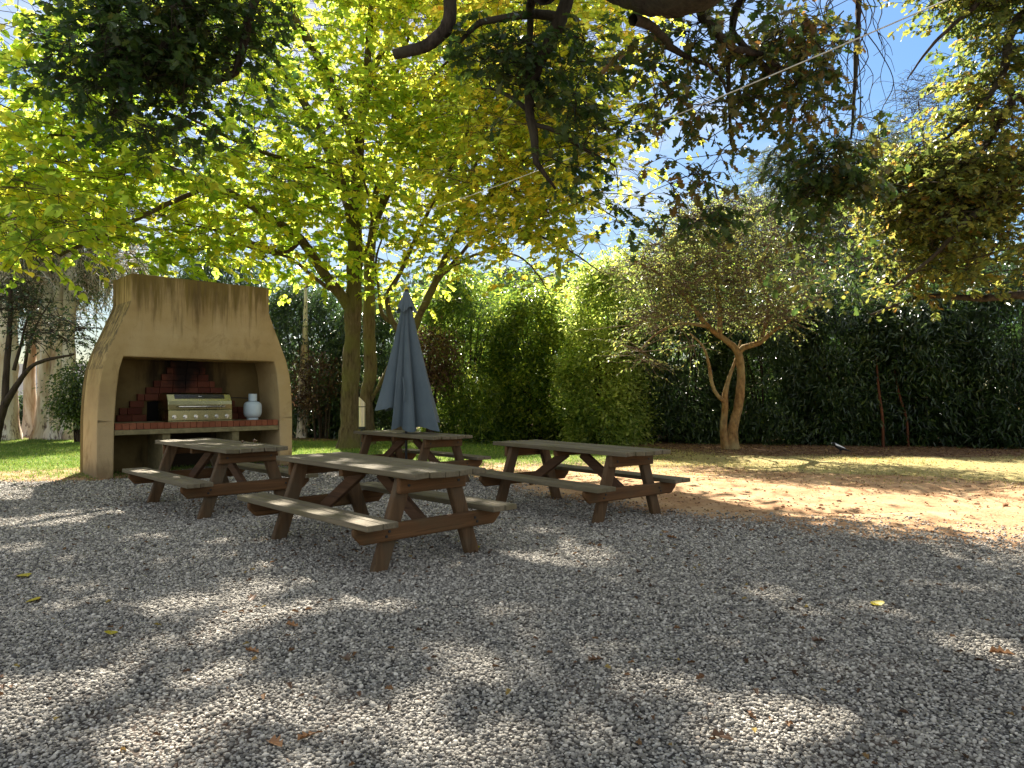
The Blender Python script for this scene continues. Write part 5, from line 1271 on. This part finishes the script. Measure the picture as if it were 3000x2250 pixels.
far_tree('bare_tree', 'nearly bare grey twiggy tree against the sky beside the golden oak', (26.5, 44, 0), [(26.5, 44, 10, 0.2), (26.3, 44, 16, 0.12), (25.8, 44, 20, 0.04)], [E(2000, 215, 44, 1.9, 1.2, 1.6), E(1975, 190, 44, 1.2, 1.0, 1.0)], 36, M['gum'], 0.2, LANCE, ns=7, nl=2)
far_tree('leafy_tree', 'mid green tree showing above the bamboo behind the hedge', (0.5, 29, 0), [(0.5, 29, 3, 0.2), (0.3, 29, 5.5, 0.08)], [E(1060, 640, 29, 2.4, 1.5, 1.3), E(1190, 620, 29, 2.0, 1.5, 1.2), E(1130, 720, 29, 3.2, 1.3, 1.2), E(960, 680, 29, 2.0, 1.5, 1.4)], 170, M['linden'], 0.17, OVAL, lv=(0.25, 0.15))
far_tree('leafy_tree', 'mid green tree showing above the brightest bush behind the hedge', (4.6, 29, 0), [(4.6, 29, 3, 0.2), (4.5, 29, 5.5, 0.08)], [E(1330, 620, 29, 1.9, 1.5, 1.4), E(1430, 600, 29, 2.0, 1.5, 1.3), E(1400, 720, 29, 2.6, 1.3, 1.6)], 150, M['linden'], 0.17, OVAL, lv=(0.35, 0.15))
far_tree('leafy_tree', 'dull green tree behind the dark hedge under the golden oak', (13.5, 27, 0), [(13.5, 27, 3, 0.2), (13.6, 27, 5.5, 0.08)], [E(1800, 620, 27, 2.6, 1.5, 1.6), E(2000, 600, 27, 2.6, 1.5, 1.8), E(2160, 620, 27, 2.4, 1.5, 1.8), E(1680, 650, 27, 1.8, 1.3, 1.2)], 190, M['laurel'], 0.2, OVAL, lv=(0.6, 0.2))

# ---- gum trunks and house at the far left
def gum(label, u, y, rb, rt, h, fan, lean=0.0, crown=None, n=0):
    x = at(u, 950, y)[0]; b = np.array([x, y, float(gheight(x, y))]); p = Plant(b)
    for k, (dx, s) in enumerate(fan):
        p.limb([(x + dx * 1.25, y - 0.05 * k, b[2] - 0.2, rb * s * 1.5), (x + dx * 1.15, y - 0.04 * k, b[2] + 0.15, rb * s * 1.25), (x + dx, y, b[2] + 0.7, rb * s), (x + dx * 0.9 + lean * 0.3, y, b[2] + 1.8, rb * s * 0.88), (x + dx * 0.9 + lean, y, b[2] + h * 0.55, rt * 0.9), (x + dx * 1.8 + lean * 1.6, y, b[2] + h, rt * 0.35)], 0.02, 0.25)
    if crown: p.clumps(crown_points(crown, n), 8, 0.55, 9, 0.17, 0.9, 0.8, 0.7, (0.5, 0.2), 0.04, 0.008, 0.3)
    p.build(tree_root('gum_tree', label, b), LANCE, M['gum'], M['gum_bark'], 14, 3)


gum('white trunked gum tree with fused flaring stems left of the fireplace', 121, 21.3, 0.24, 0.16, 9.0, [(-0.36, 1.0), (0.0, 0.95), (0.38, 0.8)], 0.05, [E(150, 640, 22, 1.5, 1.2, 0.9), E(200, 560, 22, 1.3, 1.2, 1.0), E(120, 520, 22, 2.0, 1.4, 1.2), E(280, 540, 23, 1.4, 1.2, 0.7), E(60, 480, 22, 1.8, 1.2, 1.2), E(160, 450, 22, 2.0, 1.2, 1.0)], 190)
gum('pinkish barked gum tree with twin stems left of the white trunks', 78, 23.5, 0.20, 0.15, 9.5, [(-0.22, 1.0), (0.24, 1.0)], -0.05, [E(60, 620, 23.5, 1.6, 1.2, 0.8), E(200, 600, 24, 1.4, 1.2, 0.9)], 80)
gum('pale gum trunk with peeling tan bark at the left edge', 17, 20.9, 0.30, 0.2, 10, [(0, 1.0)], -0.05, [E(20, 560, 21, 1.6, 1.2, 1.6)], 70)
gum('pale tan stump like gum trunk seen just right of the fireplace', 655, 22.0, 0.17, 0.12, 5.0, [(0, 1.0)], 0.03)
# dark leaning tree in front of the gums
dl = Plant([at(-12, 950, 19)[0], 19.0, 0.0])
dl.limb([(*(at(-14, 950, 19) * [1, 1, 0] - [0, 0, 0.2]), 0.16), A4(-6, 920, 19, 0.13), A4(8, 880, 19, 0.10), A4(40, 825, 18.9, 0.075), A4(70, 790, 18.8, 0.06), A4(110, 775, 18.6, 0.045), A4(160, 765, 18.4, 0.025)])
dl.limb([A4(6, 885, 19, 0.09), A4(14, 800, 19, 0.08), A4(20, 700, 19, 0.065), A4(24, 600, 19, 0.04)])
dl.limb([A4(50, 815, 18.9, 0.045), A4(62, 750, 18.8, 0.038), A4(80, 700, 18.7, 0.025), A4(110, 650, 18.6, 0.012)])
dl.limb([A4(30, 800, 19, 0.05), A4(45, 740, 19, 0.04), A4(62, 680, 19, 0.02)])
dl.clumps(crown_points([E(130, 720, 18.6, 0.9, 0.7, 0.5), E(60, 700, 18.8, 0.8, 0.7, 0.5), E(160, 790, 18.4, 0.4, 0.4, 0.3), E(30, 640, 19, 0.8, 0.8, 0.6)], 55), 7, 0.36, 6, 0.10, 0.55, 0.3, 0.6, (0.35, 0.2), 0.02, 0.006)
dl.build(tree_root('leaning_tree', 'dark thin tree leaning right in front of the pale gum trunks', dl.base), OVAL, M['laurel'], M['dark_bark'], 8)
shrub('evergreen_shrub', 'green leafy shrub at the left flank of the fireplace', at(160, 860, 19.6)[0], 19.8, 0.42, 0.45, 2.3, 5000, M['laurel'], OVAL, 0.10, (0.8, 0.15), ns=5, low=0.6, ncl=50, rad=0.4)
bp = at(64, 905, 27); shrub('round_bush', 'clipped round dark bush in front of the house', bp[0], 27.0, 0.72, 0.7, bp[2] + 0.75 - float(gheight(bp[0], 27)), 12000, M['laurel'], OVAL, 0.10, (0.5, 0.2), ns=4, low=-float(gheight(bp[0], 27)) - 0.55, ncl=90, rad=0.3, droop=0.1)

hb = at(60, 880, 38); hz = float(gheight(hb[0], 38.0))
h = thing('house', 'low cream house with a grey tiled roof and maroon fascia behind the gum trees', 'house', (hb[0], 38.0, hz), -0.05)
ez = at(60, 880, 38)[2] - hz; rz = at(60, 832, 42)[2] - hz
MB().box(-8.0, 6.5, 0, 8, -0.3, ez).build('wall', M['cream_wall'], h)
MB().prism([(-0.6, ez - 0.02), (-0.6, ez + 0.14), (4.0, rz + 1.3), (8.6, ez + 0.14), (8.6, ez - 0.02)], -8.6, 7.1, 'x').build('roof', M['roof'], h)
MB().box(-8.62, 7.12, -0.66, -0.604, ez - 0.04, ez + 0.17).build('fascia', M['maroon'], h)
for x in (-4.5, 1.5):
    w = MB().box(x - 0.7, x + 0.7, -0.05, -0.002, ez - 1.7, ez - 0.55).build('window', M['black_glass'], h)
    MB().box(x - 0.78, x + 0.78, -0.07, -0.003, ez - 1.79, ez - 1.702).build('sill', M['cream_wall'], w)

# ================================================================== LIGHT, SKY, CAMERA
to_sun = Vector((math.sin(SUN_AZ) * math.cos(SUN_EL), math.cos(SUN_AZ) * math.cos(SUN_EL), math.sin(SUN_EL)))
sl = bpy.data.lights.new('sun', 'SUN'); sl.energy = 5.0; sl.angle = R(0.53); sl.color = (1.0, 0.93, 0.82)
so = bpy.data.objects.new('sun', sl); link(so); so.rotation_euler = to_sun.to_track_quat('Z', 'Y').to_euler(); so.location = (0, 0, 30)

w = bpy.data.worlds.new('World'); bpy.context.scene.world = w; w.use_nodes = True
nt = w.node_tree; nt.nodes.clear()
sky = N(nt, 'ShaderNodeTexSky', sky_type='NISHITA'); sky.sun_disc = False; sky.sun_elevation = SUN_EL; sky.sun_rotation = SUN_AZ
sky.air_density = 1.0; sky.dust_density = 0.5; sky.ozone_density = 1.0
tc = N(nt, 'ShaderNodeTexCoord')
cn = noise(nt, mapping(nt, tc.outputs['Generated'], (2.2, 2.2, 6.5), (0.3, 0.1, 0)), 1.0, 7, 0.6, 0.6)
cf = smooth(nt, cn.outputs[0], 0.46, 0.72)
lum = N(nt, 'ShaderNodeRGBToBW'); nt.links.new(sky.outputs[0], lum.inputs[0])
kf = math_(nt, 'DIVIDE', 1.0, math_(nt, 'ADD', 1.0, math_(nt, 'DIVIDE', lum.outputs[0], 3.0)))
vs_ = N(nt, 'ShaderNodeVectorMath', operation='SCALE'); nt.links.new(sky.outputs[0], vs_.inputs[0]); nt.links.new(kf, vs_.inputs['Scale'])
hs_ = N(nt, 'ShaderNodeHueSaturation'); hs_.inputs['Saturation'].default_value = 1.28; nt.links.new(vs_.outputs[0], hs_.inputs['Color'])
dt = N(nt, 'ShaderNodeVectorMath', operation='DOT_PRODUCT'); nt.links.new(tc.outputs['Generated'], dt.inputs[0]); dt.inputs[1].default_value = (0.1, -0.9, 0.45)
rear = smooth(nt, dt.outputs['Value'], -0.45, 0.25)            # white cloud added out of view, behind and overhead, to neutralise the shade
cm = math_(nt, 'MAXIMUM', math_(nt, 'MULTIPLY', cf, 0.7), math_(nt, 'MULTIPLY', rear, 0.72))
cl = mixc(nt, cm, hs_.outputs[0], (2.62, 2.64, 2.64))
bg = N(nt, 'ShaderNodeBackground'); bg.inputs['Strength'].default_value = 0.10; nt.links.new(cl, bg.inputs[0])
wo = N(nt, 'ShaderNodeOutputWorld'); nt.links.new(bg.outputs[0], wo.inputs[0])

cd = bpy.data.cameras.new('camera'); cd.sensor_width = 36; cd.lens = F / 3000 * 36; cd.clip_end = 2000; cd.clip_start = 0.05
co_ = bpy.data.objects.new('camera', cd); link(co_); co_.location = (0, 0, CAMH); co_.rotation_euler = (math.pi / 2 + PITCH, 0, 0)
sc = bpy.context.scene; sc.camera = co_
sc.view_settings.view_transform = 'Standard'; sc.view_settings.look = 'None'; sc.view_settings.exposure = 2.06; sc.view_settings.gamma = 1.0
cy = sc.cycles
cy.max_bounces = 10; cy.diffuse_bounces = 6; cy.glossy_bounces = 2; cy.transmission_bounces = 5; cy.transparent_max_bounces = 4
cy.sample_clamp_indirect = 8.0; cy.caustics_reflective = False; cy.caustics_refractive = False
cy.use_denoising = True
